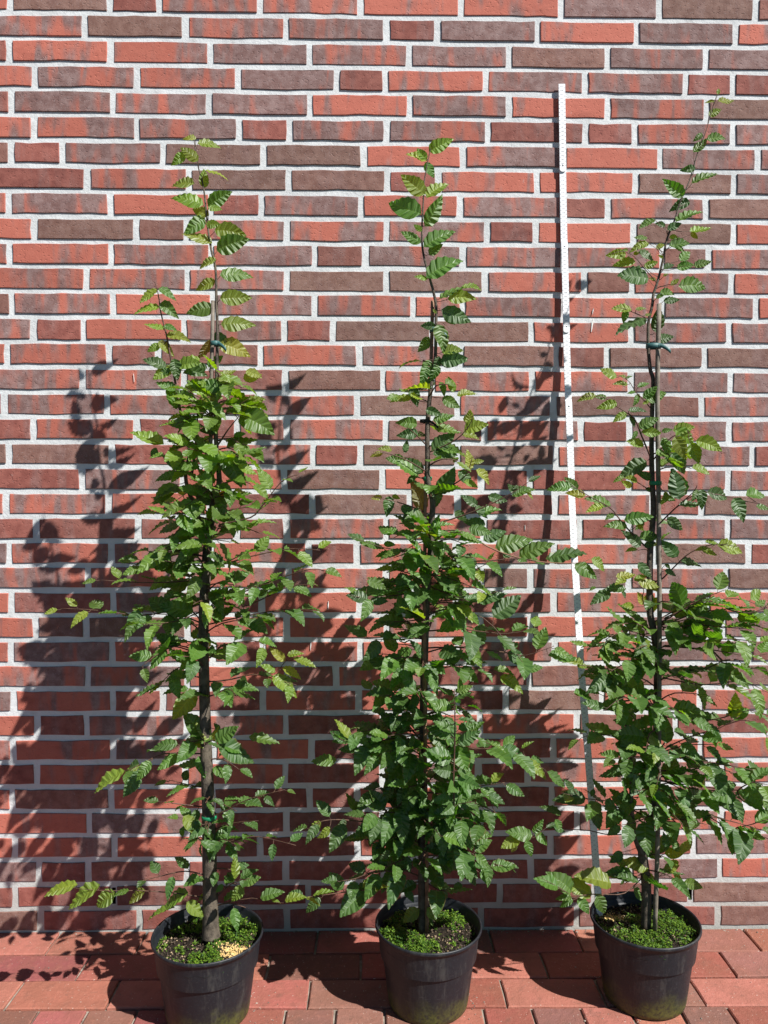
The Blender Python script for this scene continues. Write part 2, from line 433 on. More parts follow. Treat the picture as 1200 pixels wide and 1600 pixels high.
# white drips on the brick faces
def drip(px0, py0, px1, py1, wd):
    a, b = at(px0, py0, 0), at(px1, py1, 0); V, F = [], []
    n = 6
    for i in range(n+1):
        t = i/n; c = a.lerp(b, t); hw = wd*(.35+.65*math.sin(math.pi*min(1, t*.9+.08)))*random.uniform(.7, 1.1)
        V += [(c.x-hw, -.0115, c.z), (c.x, -.0131, c.z), (c.x+hw, -.0115, c.z)]
        if i: k_ = 3*i; F += [(k_-3, k_-2, k_+1, k_), (k_-2, k_-1, k_+2, k_+1)]
    obj('paint_drip', mesh('paint_drip', V, F, M_DRIP, True), wall)
for d in ((927, 482, 925, 492, .0012), (926, 499, 923.5, 519, .0024), (513, 939, 512.5, 953, .0013), (209, 584, 210, 597, .0008), (820, 820, 820, 829, .0010), (486, 1002, 485, 1016, .0012)):
    drip(*d)

# ------------------------------------------------------------------ paving
gv = [(-60, -60, -.012), (60, -60, -.012), (60, 30, -.012), (-60, 30, -.012)]
ground = tag(obj('ground', mesh('ground', gv, [(0, 1, 2, 3)], M_LOWBOUNCE)), 'unseen ground beyond the paving, made dark to cut red bounce', kind='structure')
gv = [(-2.6, -.625, -.007), (2.8, -.625, -.007), (2.8, .02, -.007), (-2.6, .02, -.007)]
pave = empty('pavement', (0, 0, 0)); tag(pave, 'red clinker paving with sandy joints at the foot of the brick wall', kind='structure')
obj('joint_sand', mesh('joint_sand', gv, [(0, 1, 2, 3)], M_SAND), pave)
def paver_shape(L, W, seed):
    r = random.Random(seed); V, F = [], []
    pts = [(-L/2, -W/2), (-L/6, -W/2), (L/6, -W/2), (L/2, -W/2), (L/2, 0), (L/2, W/2), (L/6, W/2), (-L/6, W/2), (-L/2, W/2), (-L/2, 0)]
    P = [(x+r.uniform(-.0012, .0012), y+r.uniform(-.0012, .0012)) for x, y in pts]; n = len(P)
    for x, y in P: V.append((x*(1-.005/L), y*(1-.005/W), 0))
    for x, y in P: V.append((x, y, -.0022))
    for x, y in P: V.append((x, y, -.05))
    F.append(tuple(range(n)))
    for k_ in (0, n):
        for i in range(n):
            j = (i+1) % n; F.append((k_+i, k_+n+i, k_+n+j, k_+j))
    return V, F
PL, PW = .2190, .1025
PM = [mesh('paver', *paver_shape(PL-.006, PW-.0065, 400+i), M_PAVER) for i in range(8)]
PM2 = [mesh('paver', *paver_shape(.1069-.006, .212, 430+i), M_PAVER) for i in range(8)]
PCOL = {'s': (.36, .135, .095), 'r': (.32, .100, .075), 'k': (.33, .100, .092), 'n': (.22, .105, .080), 'o': (.38, .155, .108), 'e': (.26, .115, .085)}
pr = random.Random(8)
rows = []
tilt = lambda x: -.006*x/1.0
rows.append((.042, -.0515, -.79, 'sosrkrnrrne'))            # along the wall
rows.append((-.096+.0, None, -.679, None))
rest = [[], [], []]
pv = []
# courses parallel to the wall
def add_course(y, phase, pitch, kindl, deep, codes, first):
    k0 = math.floor((-2.6-phase)/pitch)
    for q in range(k0, math.ceil((2.8-phase)/pitch)):
        xa = phase+q*pitch
        ci = q-first
        c = codes[ci] if 0 <= ci < len(codes) else pr.choice('srknoes')
        pv.append((xa+pitch/2, y, kindl, c))
add_course(-.046, -.79, PL, 0, 0, 'sssrrnrsesrs', -1)
add_course(-.1455, -.679, PL, 0, 0, 'krsnrsrrnres', -1)
add_course(-.2455, -.794, PL, 0, 0, 'ossrnrsnsrkk', -1)
add_course(-.4055, -.717, .1069, 1, 0, 'nkekrrnnesrnssnrsees', -1)
yy = -.5695
i = 0
while yy > -.60:
    add_course(yy, -.79+(.1095 if i % 2 else 0), PL, 0, 0, '', 0); yy -= PW; i += 1
pall = 0
RV, RF, RC = [], [], []
for (x, y, kd, c) in pv:
    y2 = y + tilt(x) + pr.uniform(-.001, .001); z = pr.uniform(-.0012, .0008); _b = pr.uniform(.72, 1.12); kc = [v*_b*pr.uniform(.94, 1.06) for v in PCOL[c]]
    if y > -.45 and -1.12 < x < 1.16:
        o = obj('paver', pr.choice(PM2 if kd else PM), pave, (x+pr.uniform(-.001, .001), y2, z)); o.color = (*kc, 1)
        o.rotation_euler = (pr.uniform(-.004, .004), pr.uniform(-.003, .003), pr.uniform(-.004, .004)-.006)
    else:
        V, F = paver_shape(*((.1009, .212) if kd else (PL-.006, PW-.0065)), pr.randint(0, 9999)); b0 = len(RV)
        RV += [(v[0]+x, v[1]+y2, v[2]+z) for v in V]; RF += [tuple(b0+q for q in f) for f in F]; RC += [(*kc, pr.random())]*len(F)
me = mesh('pavers', RV, RF, M_PAVER2); set_piece(me, RC)
tag(obj('surrounding_pavers', me, pave), kind='stuff')

gr = random.Random(77); V, F = [], []
for _ in range(900):
    if gr.random() < .45: x, y = gr.uniform(-1.1, 1.1), -abs(gr.gauss(0, .012))
    elif gr.random() < .6:
        cx, cy = gr.choice(((-.349, -.305), (.129, -.275), (.613, -.265))); an = gr.uniform(0, 6.283); rd = .09+abs(gr.gauss(0, .035)); x, y = cx+rd*math.cos(an), cy+rd*math.sin(an)
    else: x, y = gr.uniform(-1.1, 1.1), gr.uniform(-.45, 0)
    if y > -.002: y = -.002
    sz = gr.uniform(.0005, .0018)*(1.7 if gr.random() < .08 else 1); b0 = len(V); ro = gr.uniform(0, 3)
    for q in ((1, 0, .3), (-1, 0, .3), (0, 1, .3), (0, -1, .3), (0, 0, .9), (0, 0, -.6)):
        V.append((x+(q[0]*math.cos(ro)-q[1]*math.sin(ro))*sz*gr.uniform(.7, 1.4), y+(q[0]*math.sin(ro)+q[1]*math.cos(ro))*sz, .0004+q[2]*sz))
    for f in ((0, 2, 4), (2, 1, 4), (1, 3, 4), (3, 0, 4), (2, 0, 5), (1, 2, 5), (3, 1, 5), (0, 3, 5)): F.append(tuple(b0+q for q in f))
tag(obj('grit', mesh('grit', V, F, M_GRIT), pave), kind='stuff')

# ------------------------------------------------------------------ leaves, stems
def leaf_shape(seed, n=13):
    r = random.Random(seed)
    W = r.uniform(.25, .30); droop = r.choice((r.uniform(-.05, .2), r.uniform(.15, .5))); cup = r.uniform(-.05, .42); tw = r.uniform(-.4, .4); ph = r.uniform(0, 6); am = r.uniform(.01, .05)
    side = r.uniform(-.05, .05)
    def hw(t):
        return 1.08*W*(math.sin(math.pi*min(1, max(0, t))**.76)**.88)*(1-.16*t) if 0 < t < 1 else 0
    V, U = [], []
    def zz(x, y):
        return -droop*x*x + cup*abs(y) + tw*y*x + am*math.sin(7*x+ph)*(abs(y)/W)
    for i in range(n+1):
        t = i/n
        te = min(1, t + .13*math.sin(math.pi*t)**.8)
        ser = 1 + (.036 if i % 2 else -.036)
        b = hw(te)*ser; pl = (.026 if i % 2 else -.026)*(1 if 0 < i < n else 0)
        xm = t; ys = side*math.sin(math.pi*t)
        V += [(te, ys+b, zz(te, b)+pl), (xm, ys, zz(xm, 0)), (te, ys-b, zz(te, -b)+pl)]
        U += [(0, t), (.5, t), (1, t)]
    F = []
    for i in range(n):
        a = 3*i
        F += [(a, a+1, a+4, a+3), (a+1, a+2, a+5, a+4)]
    F = [f for f in F]
    return V, F, U
LEAFDATA = [leaf_shape(700+i) for i in range(26)]
def leaf_mesh(d):
    V, F, U = d
    # counter-clockwise seen from above (+z)
    F = [tuple(reversed(f)) for f in F]
    me = mesh('leaf', V, F, M_LEAF)
    uvl = me.uv_layers.new(name='UVMap')
    for lp in me.loops: uvl.data[lp.index].uv = U[lp.vertex_index]
    return me
LEAFM = [leaf_mesh(d) for d in LEAFDATA]
def smooth_path(P, R, sub=4):
    out, rad = [], []
    n = len(P)
    for i in range(n-1):
        p0 = P[max(0, i-1)]; p1 = P[i]; p2 = P[i+1]; p3 = P[min(n-1, i+2)]
        for k_ in range(sub):
            t = k_/sub
            out.append(.5*((2*p1) + (p2-p0)*t + (2*p0-5*p1+4*p2-p3)*t*t + (3*p1-p0-3*p2+p3)*t*t*t)); rad.append(R[i]+(R[i+1]-R[i])*t)
    out.append(P[-1]); rad.append(R[-1])
    return out, rad
def tube(P, R, sides, V, F, cap=True):
    b0 = len(V); n = len(P)
    prev = None
    for i in range(n):
        T = (P[min(n-1, i+1)]-P[max(0, i-1)]); T = T.normalized() if T.length > 1e-9 else Vector((0, 0, 1))
        if prev is None:
            a = Vector((1, 0, 0)) if abs(T.x) < .8 else Vector((0, 1, 0))
        else: a = prev
        a = (a - T*a.dot(T)).normalized(); prev = a; b = T.cross(a)
        for s in range(sides):
            an = 2*math.pi*s/sides
            V.append(P[i]+(a*math.cos(an)+b*math.sin(an))*R[i])
    for i in range(n-1):
        for s in range(sides):
            s2 = (s+1) % sides
            F.append((b0+i*sides+s, b0+i*sides+s2, b0+(i+1)*sides+s2, b0+(i+1)*sides+s))
    if cap:
        F.append(tuple(b0+(n-1)*sides+s for s in range(sides))); F.append(tuple(b0+s for s in reversed(range(sides))))
ZM = {'A': (80, 190, 3.0), 'B': (80, 550, 2.667), 'C': (70, 900, 2.667), 'D': (60, 1250, 2.609),
      'E': (500, 190, 3.0), 'F': (500, 550, 2.667), 'G': (470, 900, 2.667), 'H': (460, 1250, 2.609),
      'I': (850, 120, 3.4286), 'J': (850, 440, 3.4286), 'K': (820, 730, 3.158), 'L': (820, 1030, 3.158), 'M': (780, 1280, 2.857)}
def pts(zone, s):
    ox, oy, k_ = ZM[zone]; a = [float(v) for v in s.split()]
    return [(ox+a[i]/k_, oy+a[i+1]/k_) for i in range(0, len(a), 2)]
LC = {'d': (.028, .090, .010), 'b': (.033, .102, .024), 'g': (.066, .168, .008), 'y': (.170, .245, .006), 'l': (.27, .32, .02), 'w': (.36, .38, .07), 'o': (.55, .24, .02), 'r': (.16, .12, .03)}
def mixc(a, b, t): return tuple(a[i]+(b[i]-a[i])*t for i in range(3))
def leaf_col(z, young, r, zref=(.3, 1.5)):
    h = min(1, max(0, (z-zref[0])/(zref[1]-zref[0])))
    c = mixc(LC['b'] if r.random() < .45 else LC['d'], LC['g'], min(1, max(0, .30*h + r.uniform(-.1, .75))))
    c = mixc(c, LC['y'], min(1, max(0, young*.8 + (h-.55)*.9 + r.uniform(-.25, .2))))
    if r.random() < .035: c = mixc(c, LC['l'], .7)
    j = r.uniform(.85, 1.45)
    return tuple(v*j for v in c)

class Tree:
    def __init__(s, name, loc, seed):
        s.root = empty(name, loc); s.loc = Vector(loc); s.r = random.Random(seed)
        s.stems = []        # list of (points, radii)
        s.leaves = []       # (base, dir, normal, length, colour)
        s.pV, s.pF = [], []; s.bias = 0.
    def stem(s, P, R, name, mat, sides=6, sub=4):
        P2, R2 = smooth_path(P, R, sub)
        V, F = [], []; tube([p-s.loc for p in P2], R2, sides, V, F)
        s.stems.append((P2, R2))
        return obj(name, mesh(name, V, F, mat, True), s.root)
    def trunk_at(s, py):              # centre of the trunk at a photograph height
        best = min(s.trunk, key=lambda q: abs(q[1]-py)); return best
    def set_trunk(s, px, Y, R, mat, name='trunk', wob=.0):
        n = len(px)
        P = [at(x, y, Y(i/(n-1)) if callable(Y) else Y) for i, (x, y) in enumerate(px)]
        s.trunk_px = px; s.trunkP = P
        o = s.stem(P, R, name, mat, 10, 6)
        P2 = s.stems[-1][0]
        s.trunk = [(p, 0) for p in P2]
        return o
    def nearest(s, p, flat=True):
        best = None
        for P2, R2 in s.stems:
            for q in P2:
                dd = (q.x-p.x)**2+(q.z-p.z)**2
                if best is None or dd < best[0]: best = (dd, q)
        return best
    def add_leaf(s, base, d, nrm, L, col, pet=None):
        s.leaves.append((base, d.normalized(), nrm, L, col))
        if pet is not None and (pet-base).length > .001:
            m_ = pet.lerp(base, .5) + Vector((0, 0, -.002)); tube([pet, m_, base + d.normalized()*L*.04], [.0009, .0008, .0006], 3, s.pV, s.pF, False)
    def auto(s, P2, R2, spacing=.028, L0=.060, start=.25, young=0., face=None, side0=1, spread=52, cam=.5, limit=None):
        r = s.r
        tot = 0; ds = [0]
        for i in range(1, len(P2)): tot += (P2[i]-P2[i-1]).length; ds.append(tot)
        if tot < .02: start = 0
        pos = tot*start; side = side0
        up = Vector((0, 0, 1))
        while pos < tot+.002:
            i = 1
            while i < len(P2)-1 and ds[i] < pos: i += 1
            t = (pos-ds[i-1])/max(1e-6, ds[i]-ds[i-1]); p = P2[i-1].lerp(P2[i], min(1, t)); T = (P2[i]-P2[i-1]).normalized()
            N0 = Vector((.22+r.gauss(0, .35), -cam*.8+r.gauss(0, .4), .95+r.gauss(0, .2)))
            N0 = (N0-T*N0.dot(T))
            if N0.length < .05: N0 = Vector((0, -1, .2)); N0 -= T*N0.dot(T)
            N0.normalize(); Sd = N0.cross(T)*side
            a = math.radians(spread + r.gauss(0, 13))
            fr = pos/tot
            if fr > .985: a *= .25
            d = (T*math.cos(a)+Sd*math.sin(a)) + Vector((0, 0, -r.uniform(-.18, .24)*(1-.4*young)))
            d.normalize()
            cm = cam*r.uniform(.15, 1.45)
            nl = N0*.55 + Vector((.25, -cm, .85))*.7 + Vector((r.gauss(0, .3), r.gauss(0, .3), r.gauss(0, .22)))
            nl -= d*nl.dot(d); nl.normalize()
            L = L0*r.uniform(.70, 1.18)*(1-.36*max(0, fr-.55)/.45)
            yg = max(young, .65*max(0, fr-.72)/.28 if r.random() < .6 else 0)
            s.add_leaf(p+d*.008, d, nl, L, leaf_col(p.z, yg+s.bias, r), p)
            pos += spacing*r.uniform(.8, 1.25); side = -side
    def branch(s, zone, st, dy=None, L0=.066, spacing=.029, start=.15, young=0., leaves=True, rad=.0022, snap=True, cam=.5, spread=52):
        px = pts(zone, st) if zone else [tuple(map(float, q)) for q in zip(st.split()[::2], st.split()[1::2])]
        r = s.r
        if dy is None: dy = r.uniform(-.10, .09)
        p0 = at(*px[0], s.loc.y); nb = s.nearest(p0)
        Y0 = nb[1].y
        P = []
        n = len(px); tot = sum(math.dist(px[i], px[i+1]) for i in range(n-1)); acc = 0
        for i, q in enumerate(px):
            if i: acc += math.dist(px[i-1], q)
            P.append(at(q[0], q[1], Y0+dy*(acc/tot)**.9))
        if snap: P.insert(0, nb[1].copy())
        R = [rad*(1-.72*i/(len(P)-1)) for i in range(len(P))]
        s.stem(P, R, 'branch', M_TWIG, 5, 3)
        if leaves: s.auto(*s.stems[-1], spacing, L0, start, young, side0=r.choice((1, -1)), cam=cam, spread=spread)
    def fill(s, y0, y1, n, L=(.06, .15), lsp=.030, L0=.065, rise=(.0, .6), az=(0, 360), rad=.0019, young=0.):
        r = s.r
        ts = [p for p, _ in s.trunk]
        za, zb = at(600, y1, s.loc.y).z, at(600, y0, s.loc.y).z
        for i in range(n):
            z = za+(zb-za)*(i+r.random())/n
            p = min(ts, key=lambda q: abs(q.z-z)).copy()
            a = math.radians(r.uniform(*az)); ln = r.uniform(*L); e = r.uniform(*rise)
            d = Vector((math.cos(a), math.sin(a)*.9, e)).normalized()
            q1 = p+d*ln*.5+Vector((r.gauss(0, .006), r.gauss(0, .006), .006)); q2 = p+d*ln+Vector((r.gauss(0, .01), r.gauss(0, .01), -.006))
            if q2.y > -.03: q2.y = -.03
            s.stem([p, q1, q2], [rad, rad*.75, rad*.35], 'branch', M_TWIG, 5, 3)
            s.auto(*s.stems[-1], lsp, L0, .3, young, side0=r.choice((1, -1)))
    def explicit(s, zone, txt):
        r = s.r; k_ = ZM[zone][2]
        for ln in txt.strip().split(','):
            a = ln.split()
            c = a[5] if len(a) > 5 else None
            (x0, y0), (x1, y1) = pts(zone, ' '.join(a[:4])); wr = float(a[4])
            nb = s.nearest(at(x0, y0, s.loc.y)); Y = nb[1].y + r.uniform(-.012, .006)
            b = at(x0, y0, Y); L2 = (at(x1, y1, Y)-b).length
            t = at(x1, y1, Y + L2*r.uniform(-.45, .12))
            d = (t-b); L = d.length; d.normalize()
            v = (CAMP-b).normalized(); v -= d*v.dot(d); v.normalize(); sd = d.cross(v)
            if sd.dot(SUN) < 0: sd = -sd
            cph = min(.97, max(.14, wr/.48)); nrm = v*cph + sd*math.sqrt(1-cph*cph)
            nrm -= d*nrm.dot(d); nrm.normalize()
            col = LC[c] if c else leaf_col(b.z, 0.1+s.bias, r)
            if c: col = tuple(q*r.uniform(.85, 1.15) for q in col)
            pet = nb[1] if (nb[1]-b).length < .045 else None
            s.add_leaf(b, d, nrm, max(L, .012)*(.92 if zone in 'MLH' else 1.1), col, pet)
    def finish(s):
        r = s.r
        me = mesh('leaf_stalks', [v-s.loc for v in s.pV], s.pF, M_TWIG, True); tag(obj('leaf_stalks', me, s.root), kind='stuff')
        def score(l):
            b, d, nrm, L, c = l
            v = (CAMP-b); return L*L*(.25+abs(nrm.dot(v.normalized())))/v.length_squared*(1+1.2*(s.loc.y-b.y)/.15)
        od = sorted(s.leaves, key=lambda l: -score(l))
        for (b, d, nrm, L, c) in od[:300]:
            o = obj('leaf', r.choice(LEAFM), s.root)
            y = nrm.cross(d); Mx = Matrix((d*L, y*L*r.uniform(.9, 1.08), nrm*L)).transposed().to_4x4(); Mx.translation = b-s.loc
            o.matrix_local = Mx; o.color = (*c, 1)
        if len(od) > 300:
            V, F, C, U = [], [], [], []
            for (b, d, nrm, L, c) in od[300:]:
                v, f, u = r.choice(LEAFDATA); y = nrm.cross(d); b0 = len(V)
                V += [b-s.loc+d*(p[0]*L)+y*(p[1]*L)+nrm*(p[2]*L) for p in v]
                F += [tuple(b0+q for q in reversed(g)) for g in f]; C += [(*c, 1)]*len(f); U += u
            me = mesh('foliage', V, F, M_LEAF2); set_piece(me, C)
            uvl = me.uv_layers.new(name='UVMap')
            li = np.zeros(len(me.loops), dtype=np.int32); me.loops.foreach_get('vertex_index', li)
            uvl.data.foreach_set('uv', np.array(U, dtype=np.float32)[li].ravel())
            tag(obj('foliage', me, s.root), kind='stuff')
        print('leaves', len(s.leaves), 'stems', len(s.stems))
    def ring(s, p, rad, h, mat, name, axis=Vector((0, 0, 1)), squash=1.0):
        V, F = [], []; n = 18
        a = Vector((1, 0, 0)); b = axis.cross(a).normalized(); a = b.cross(axis).normalized()
        prof = [(rad, -h/2), (rad+.0012, -h/2), (rad+.0014, 0), (rad+.0012, h/2), (rad, h/2)]
        for i in range(n):
            an = 2*math.pi*i/n
            for (rd, z) in prof: V.append(p-s.loc+(a*math.cos(an)+b*math.sin(an)*squash)*rd+axis*z)
        m_ = len(prof)
        for i in range(n):
            for j in range(m_):
                F.append((i*m_+j, ((i+1) % n)*m_+j, ((i+1) % n)*m_+(j+1) % m_, i*m_+(j+1) % m_))
        if name == 'stem_tie':           # loose end of the strap
            d = Vector((.85, -.35, -.25)).normalized(); st = p-s.loc+Vector((rad*.6, -rad*.8, 0)); b0 = len(V)
            for i in range(5):
                q_ = st+d*(.006*i)+Vector((0, 0, -.0012*i*i*.5))
                V += [q_+axis*(h*.42), q_-axis*(h*.42), q_-axis*(h*.42)+Vector((.0006, .0011, 0)), q_+axis*(h*.42)+Vector((.0006, .0011, 0))]
                if i:
                    k_ = b0+4*i
                    for e in range(4): F.append((k_-4+e, k_-4+(e+1) % 4, k_+(e+1) % 4, k_+e))
            F.append((b0+16, b0+17, b0+18, b0+19))
        return obj(name, mesh(name, V, F, mat, True), s.root)

# ------------------------------------------------------------------ pots
def lathe(prof, n, jit=0, seed=0):
    V, F = [], []; r = random.Random(seed); ph = r.uniform(0, 6)
    for i in range(n):
        an = 2*math.pi*i/n; w_ = 1+jit*math.sin(2*an+ph)
        for (rd, z) in prof: V.append((rd*w_*math.cos(an), rd*w_*math.sin(an), z))
    m_ = len(prof)
    for i in range(n):
        for j in range(m_-1):
            F.append((i*m_+j, ((i+1) % n)*m_+j, ((i+1) % n)*m_+j+1, i*m_+j+1))
    return V, F
RIM_Z, SOIL_Z = .176, .150
def make_pot(t, moss_fn, gran, seed):
    r = random.Random(seed)
    body = [(.0, .003), (.078, .003), (.082, .0), (.0865, .003), (.0885, .012), (.1058, .1445), (.1064, .1495)]
    V, F = lathe(body, 72, .006, seed); pot = obj('pot', mesh('pot', V, F, M_POT, True), t.root)
    rim = [(.1064, .1490), (.1092, .1508), (.1102, .1535), (.1128, .1655), (.1165, .1675), (.1178, .1700), (.1178, .1740), (.1165, RIM_Z), (.1145, RIM_Z-.0005), (.1130, .172), (.1105, .150), (.1060, .11)]
    V, F = lathe(rim, 72, .006, seed); obj('rim', mesh('rim', V, F, M_POT, True), pot)
    # soil: uneven disc
    V, F = [(0, 0, SOIL_Z)], []; nr, na = 12, 40; Rs = .1098
    def hz(x, y):
        q = Vector((x*26+seed, y*26, 0)); return SOIL_Z + .006*mnoise.noise(q) + .004*mnoise.noise(q*3.1) + .003*mnoise.noise(q*8) - .004*(math.hypot(x, y)/Rs)**4
    V[0] = (0, 0, hz(0, 0))
    for i in range(1, nr+1):
        for j in range(na):
            rd = Rs*i/nr; an = 2*math.pi*j/na; x, y = rd*math.cos(an), rd*math.sin(an); V.append((x, y, hz(x, y)))
    for j in range(na): F.append((0, 1+j, 1+(j+1) % na))
    for i in range(nr-1):
        for j in range(na):
            a = 1+i*na+j; b = 1+i*na+(j+1) % na; F.append((a, a+na, b+na, b))
    soil = obj('soil', mesh('soil', V, F, M_SOIL, True), t.root)
    # moss and seedlings: thousands of tiny leaflets in cushions
    V, F, C = [], [], []
    tries = 0
    while len(F) < 4600 and tries < 90000:
        tries += 1
        rd = .107*math.sqrt(r.random()); an = r.uniform(0, 6.283); x, y = rd*math.cos(an), rd*math.sin(an)
        m_ = moss_fn(x, y) + .5*mnoise.noise(Vector((x*34+seed*3, y*34, 2))) + .55*mnoise.noise(Vector((x*85+seed, y*85, 5)))
        if m_ < .35 and r.random() > .035: continue
        hgt = min(1, max(0, m_-.35)*1.6)*.018 + .003
        z = hz(x, y) + hgt*r.random()**.6
        sz = r.uniform(.0026, .0060); a2 = r.uniform(0, 6.283); el = r.uniform(-.1, .8)
        d = Vector((math.cos(a2)*math.cos(el), math.sin(a2)*math.cos(el), math.sin(el))); sd = Vector((-math.sin(a2), math.cos(a2), r.uniform(-.4, .4)))
        p = Vector((x, y, z)); b0 = len(V)
        V += [p, p+d*sz*.5+sd*sz*.38, p+d*sz*1.05, p+d*sz*.5-sd*sz*.38]; F.append((b0, b0+1, b0+2, b0+3))
        c = mixc((.028, .080, .010), (.16, .27, .022), r.random()**1.3); C.append((*c, 1))
    me = mesh('moss', V, F, M_MOSS); set_piece(me, C); tag(obj('moss', me, soil), kind='stuff')
    def grains(name, n, fn, size, mat):
        V, F = [], []
        while n > 0:
            x, y = fn()
            if math.hypot(x, y) > .107: continue
            n -= 1; sz = r.uniform(*size); p = Vector((x, y, hz(x, y)+sz*r.uniform(.2, 1.5))); b0 = len(V)
            sc = [r.uniform(.6, 1.2) for _ in range(3)]; rot = r.uniform(0, 3)
            for q in ((1, 0, 0), (-1, 0, 0), (0, 1, 0), (0, -1, 0), (0, 0, 1), (0, 0, -1)):
                x_, y_, z_ = q[0]*sc[0], q[1]*sc[1], q[2]*sc[2]
                V.append(p+Vector((x_*math.cos(rot)-y_*math.sin(rot), x_*math.sin(rot)+y_*math.cos(rot), z_))*sz)
            for f in ((0, 2, 4), (2, 1, 4), (1, 3, 4), (3, 0, 4), (2, 0, 5), (1, 2, 5), (3, 1, 5), (0, 3, 5)): F.append(tuple(b0+q for q in f))
        tag(obj(name, mesh(name, V, F, mat), soil), kind='stuff')
    for gi, (gx, gy, gr, gn) in enumerate(gran):
        grains('fertiliser_granules', gn, lambda: (r.gauss(gx, gr), r.gauss(gy, gr*.8)), (.0014, .0030), M_GRAN)
    grains('pale_debris', 170, lambda: (r.uniform(-.107, .107), r.uniform(-.107, .107)), (.0012, .0034), M_DEBRIS)
    grains('bark_crumbs', 700, lambda: (r.uniform(-.107, .107), r.uniform(-.107, .107)), (.0010, .0032), M_CRUMB)

def disc(x, y, cx, cy, rad): return max(0, 1-math.hypot(x-cx, y-cy)/rad)

# ================================================================== tree one (two leading shoots)
t1 = Tree('potted_hornbeam', (-.349, -.305, 0), 21); t1.bias = .2
tag(t1.root, 'potted hornbeam with thick grey trunk and two leading shoots tied to a stake', 'potted tree', 'hornbeam saplings in black pots')
make_pot(t1, lambda x, y: .15+.9*disc(x, y, .06, .045, .075)+.8*disc(x, y, .02, -.07, .06)+.4*disc(x, y, -.04, .07, .05)-.9*disc(x, y, .065, -.03, .04), [(.062, -.030, .017, 420)], 3)
px = [(330, 1464), (329, 1440), (328, 1360), (326, 1270), (322, 1170), (319, 1060), (318, 960), (322, 880), (327, 830), (335, 782), (342.5, 752), (339, 711), (337, 662), (339, 573), (340, 523), (338, 473), (337, 423), (330, 390), (325, 357), (318, 293), (310, 262), (304, 225), (302.5, 205)]
R = [.021, .0175, .0155, .0142, .0128, .0115, .0105, .0098, .0092, .0072, .0058, .0050, .0046, .0040, .0036, .0030, .0027, .0024, .0021, .0017, .0013, .0010, .0006]
t1.set_trunk(px, lambda f: -.305+.032*f, R, M_BARK)
t1.stem([at(x, y, -.282) for x, y in ((321, 1440), (319, 1350), (319, 1150), (324, 950), (330, 805), (329, 700), (330.5, 587), (333, 470))], [.0044]*8, 'stake', M_STAKE, 8, 2)
t1.stem([at(x, y, -.305) for x, y in ((318, 850), (309, 805), (297.5, 775), (290, 745), (296, 705), (290, 680), (284, 655), (277, 614), (268, 566), (260, 523), (251.7, 490), (246.7, 457), (241.7, 440))], [.0058, .0052, .0046, .004, .0036, .0033, .003, .0027, .0022, .0018, .0014, .001, .0006], 'shoot', M_TWIG, 6, 4)
t1.stem([at(x, y, -.312) for x, y in ((300, 740), (305, 700), (308, 660), (309, 632))], [.003, .0026, .002, .0012], 'shoot', M_TWIG, 6, 4)
t1.explicit('A', '''680 82 618 62 .35 l,685 102 778 90 .3 y,690 185 612 120 .6 y,628 148 570 190 .5 y,715 312 720 225 .62 y,672 290 562 278 .4 y,
720 230 815 226 .1 l,715 390 588 330 .4 y,735 400 828 332 .6 g,740 440 665 400 .55 y,720 450 632 510 .55 g,735 400 797 412 .4 y,
725 480 788 482 .5 y,755 570 628 508 .35 y,765 510 895 520 .45 y,775 605 905 550 .5 g,775 645 690 665 .35 y,790 720 925 695 .4 g,
770 745 680 775 .45 y,790 830 925 815 .48 y,765 870 642 890 .5 g,795 950 925 935 .45 y,770 985 830 1080 .5 b,790 1040 910 1075 .45 l,
745 1020 712 1112 .35 r,735 1150 795 1095 .5 g,700 1115 600 1110 .3 y,732 1150 618 1165 .5 d,790 1190 862 1168 .35 y,915 1165 982 1196 .4 l,
500 785 420 842 .25 y,505 780 572 805 .35 g,510 870 398 872 .3 y,515 848 577 895 .55 g,530 975 445 935 .3 y,530 955 577 970 .55 g,540 1000 635 1005 .35 y,
502 1030 572 1075 .4 y,512 1045 452 1072 .45 y,540 1150 445 1100 .4 b,575 1110 592 1205 .5 d,560 1165 500 1180 .5 g''')
t1.explicit('B', '''530 60 610 40 .4 y,560 75 640 90 .5 d,505 60 430 110 .4 y,520 160 445 120 .4 g,520 240 480 130 .35 g,600 210 530 160 .5 g,610 230 700 180 .5 y,
720 150 620 130 .5 g,720 165 620 120 .4 g,780 235 890 235 .35 y,785 265 912 325 .45 g,780 230 870 185 .3 y,770 140 700 95 .4 y,800 110 872 95 .5 l,
760 350 805 335 .35 g,610 290 505 290 .6 g,610 300 545 260 .5 g,690 330 620 320 .5 d,590 360 487 360 .4 g,470 385 340 340 .4 y,440 400 415 440 .6 b,
560 490 470 420 .6 d,520 550 428 625 .45 g,530 510 440 520 .4 g,560 590 522 580 .5 w,660 590 590 545 .3 g,710 415 790 545 .5 b,735 410 700 500 .3 g,
660 640 600 570 .5 b,705 575 745 580 .6 o,700 585 722 606 .5 o,610 760 570 700 .6 b,760 690 700 700 .5 g,740 740 690 760 .4 g''')
t1.branch('B', '690 140 740 130 800 150', -.05, rad=.0016); t1.branch('B', '700 380 740 320 785 265', -.04, leaves=False, rad=.0028)
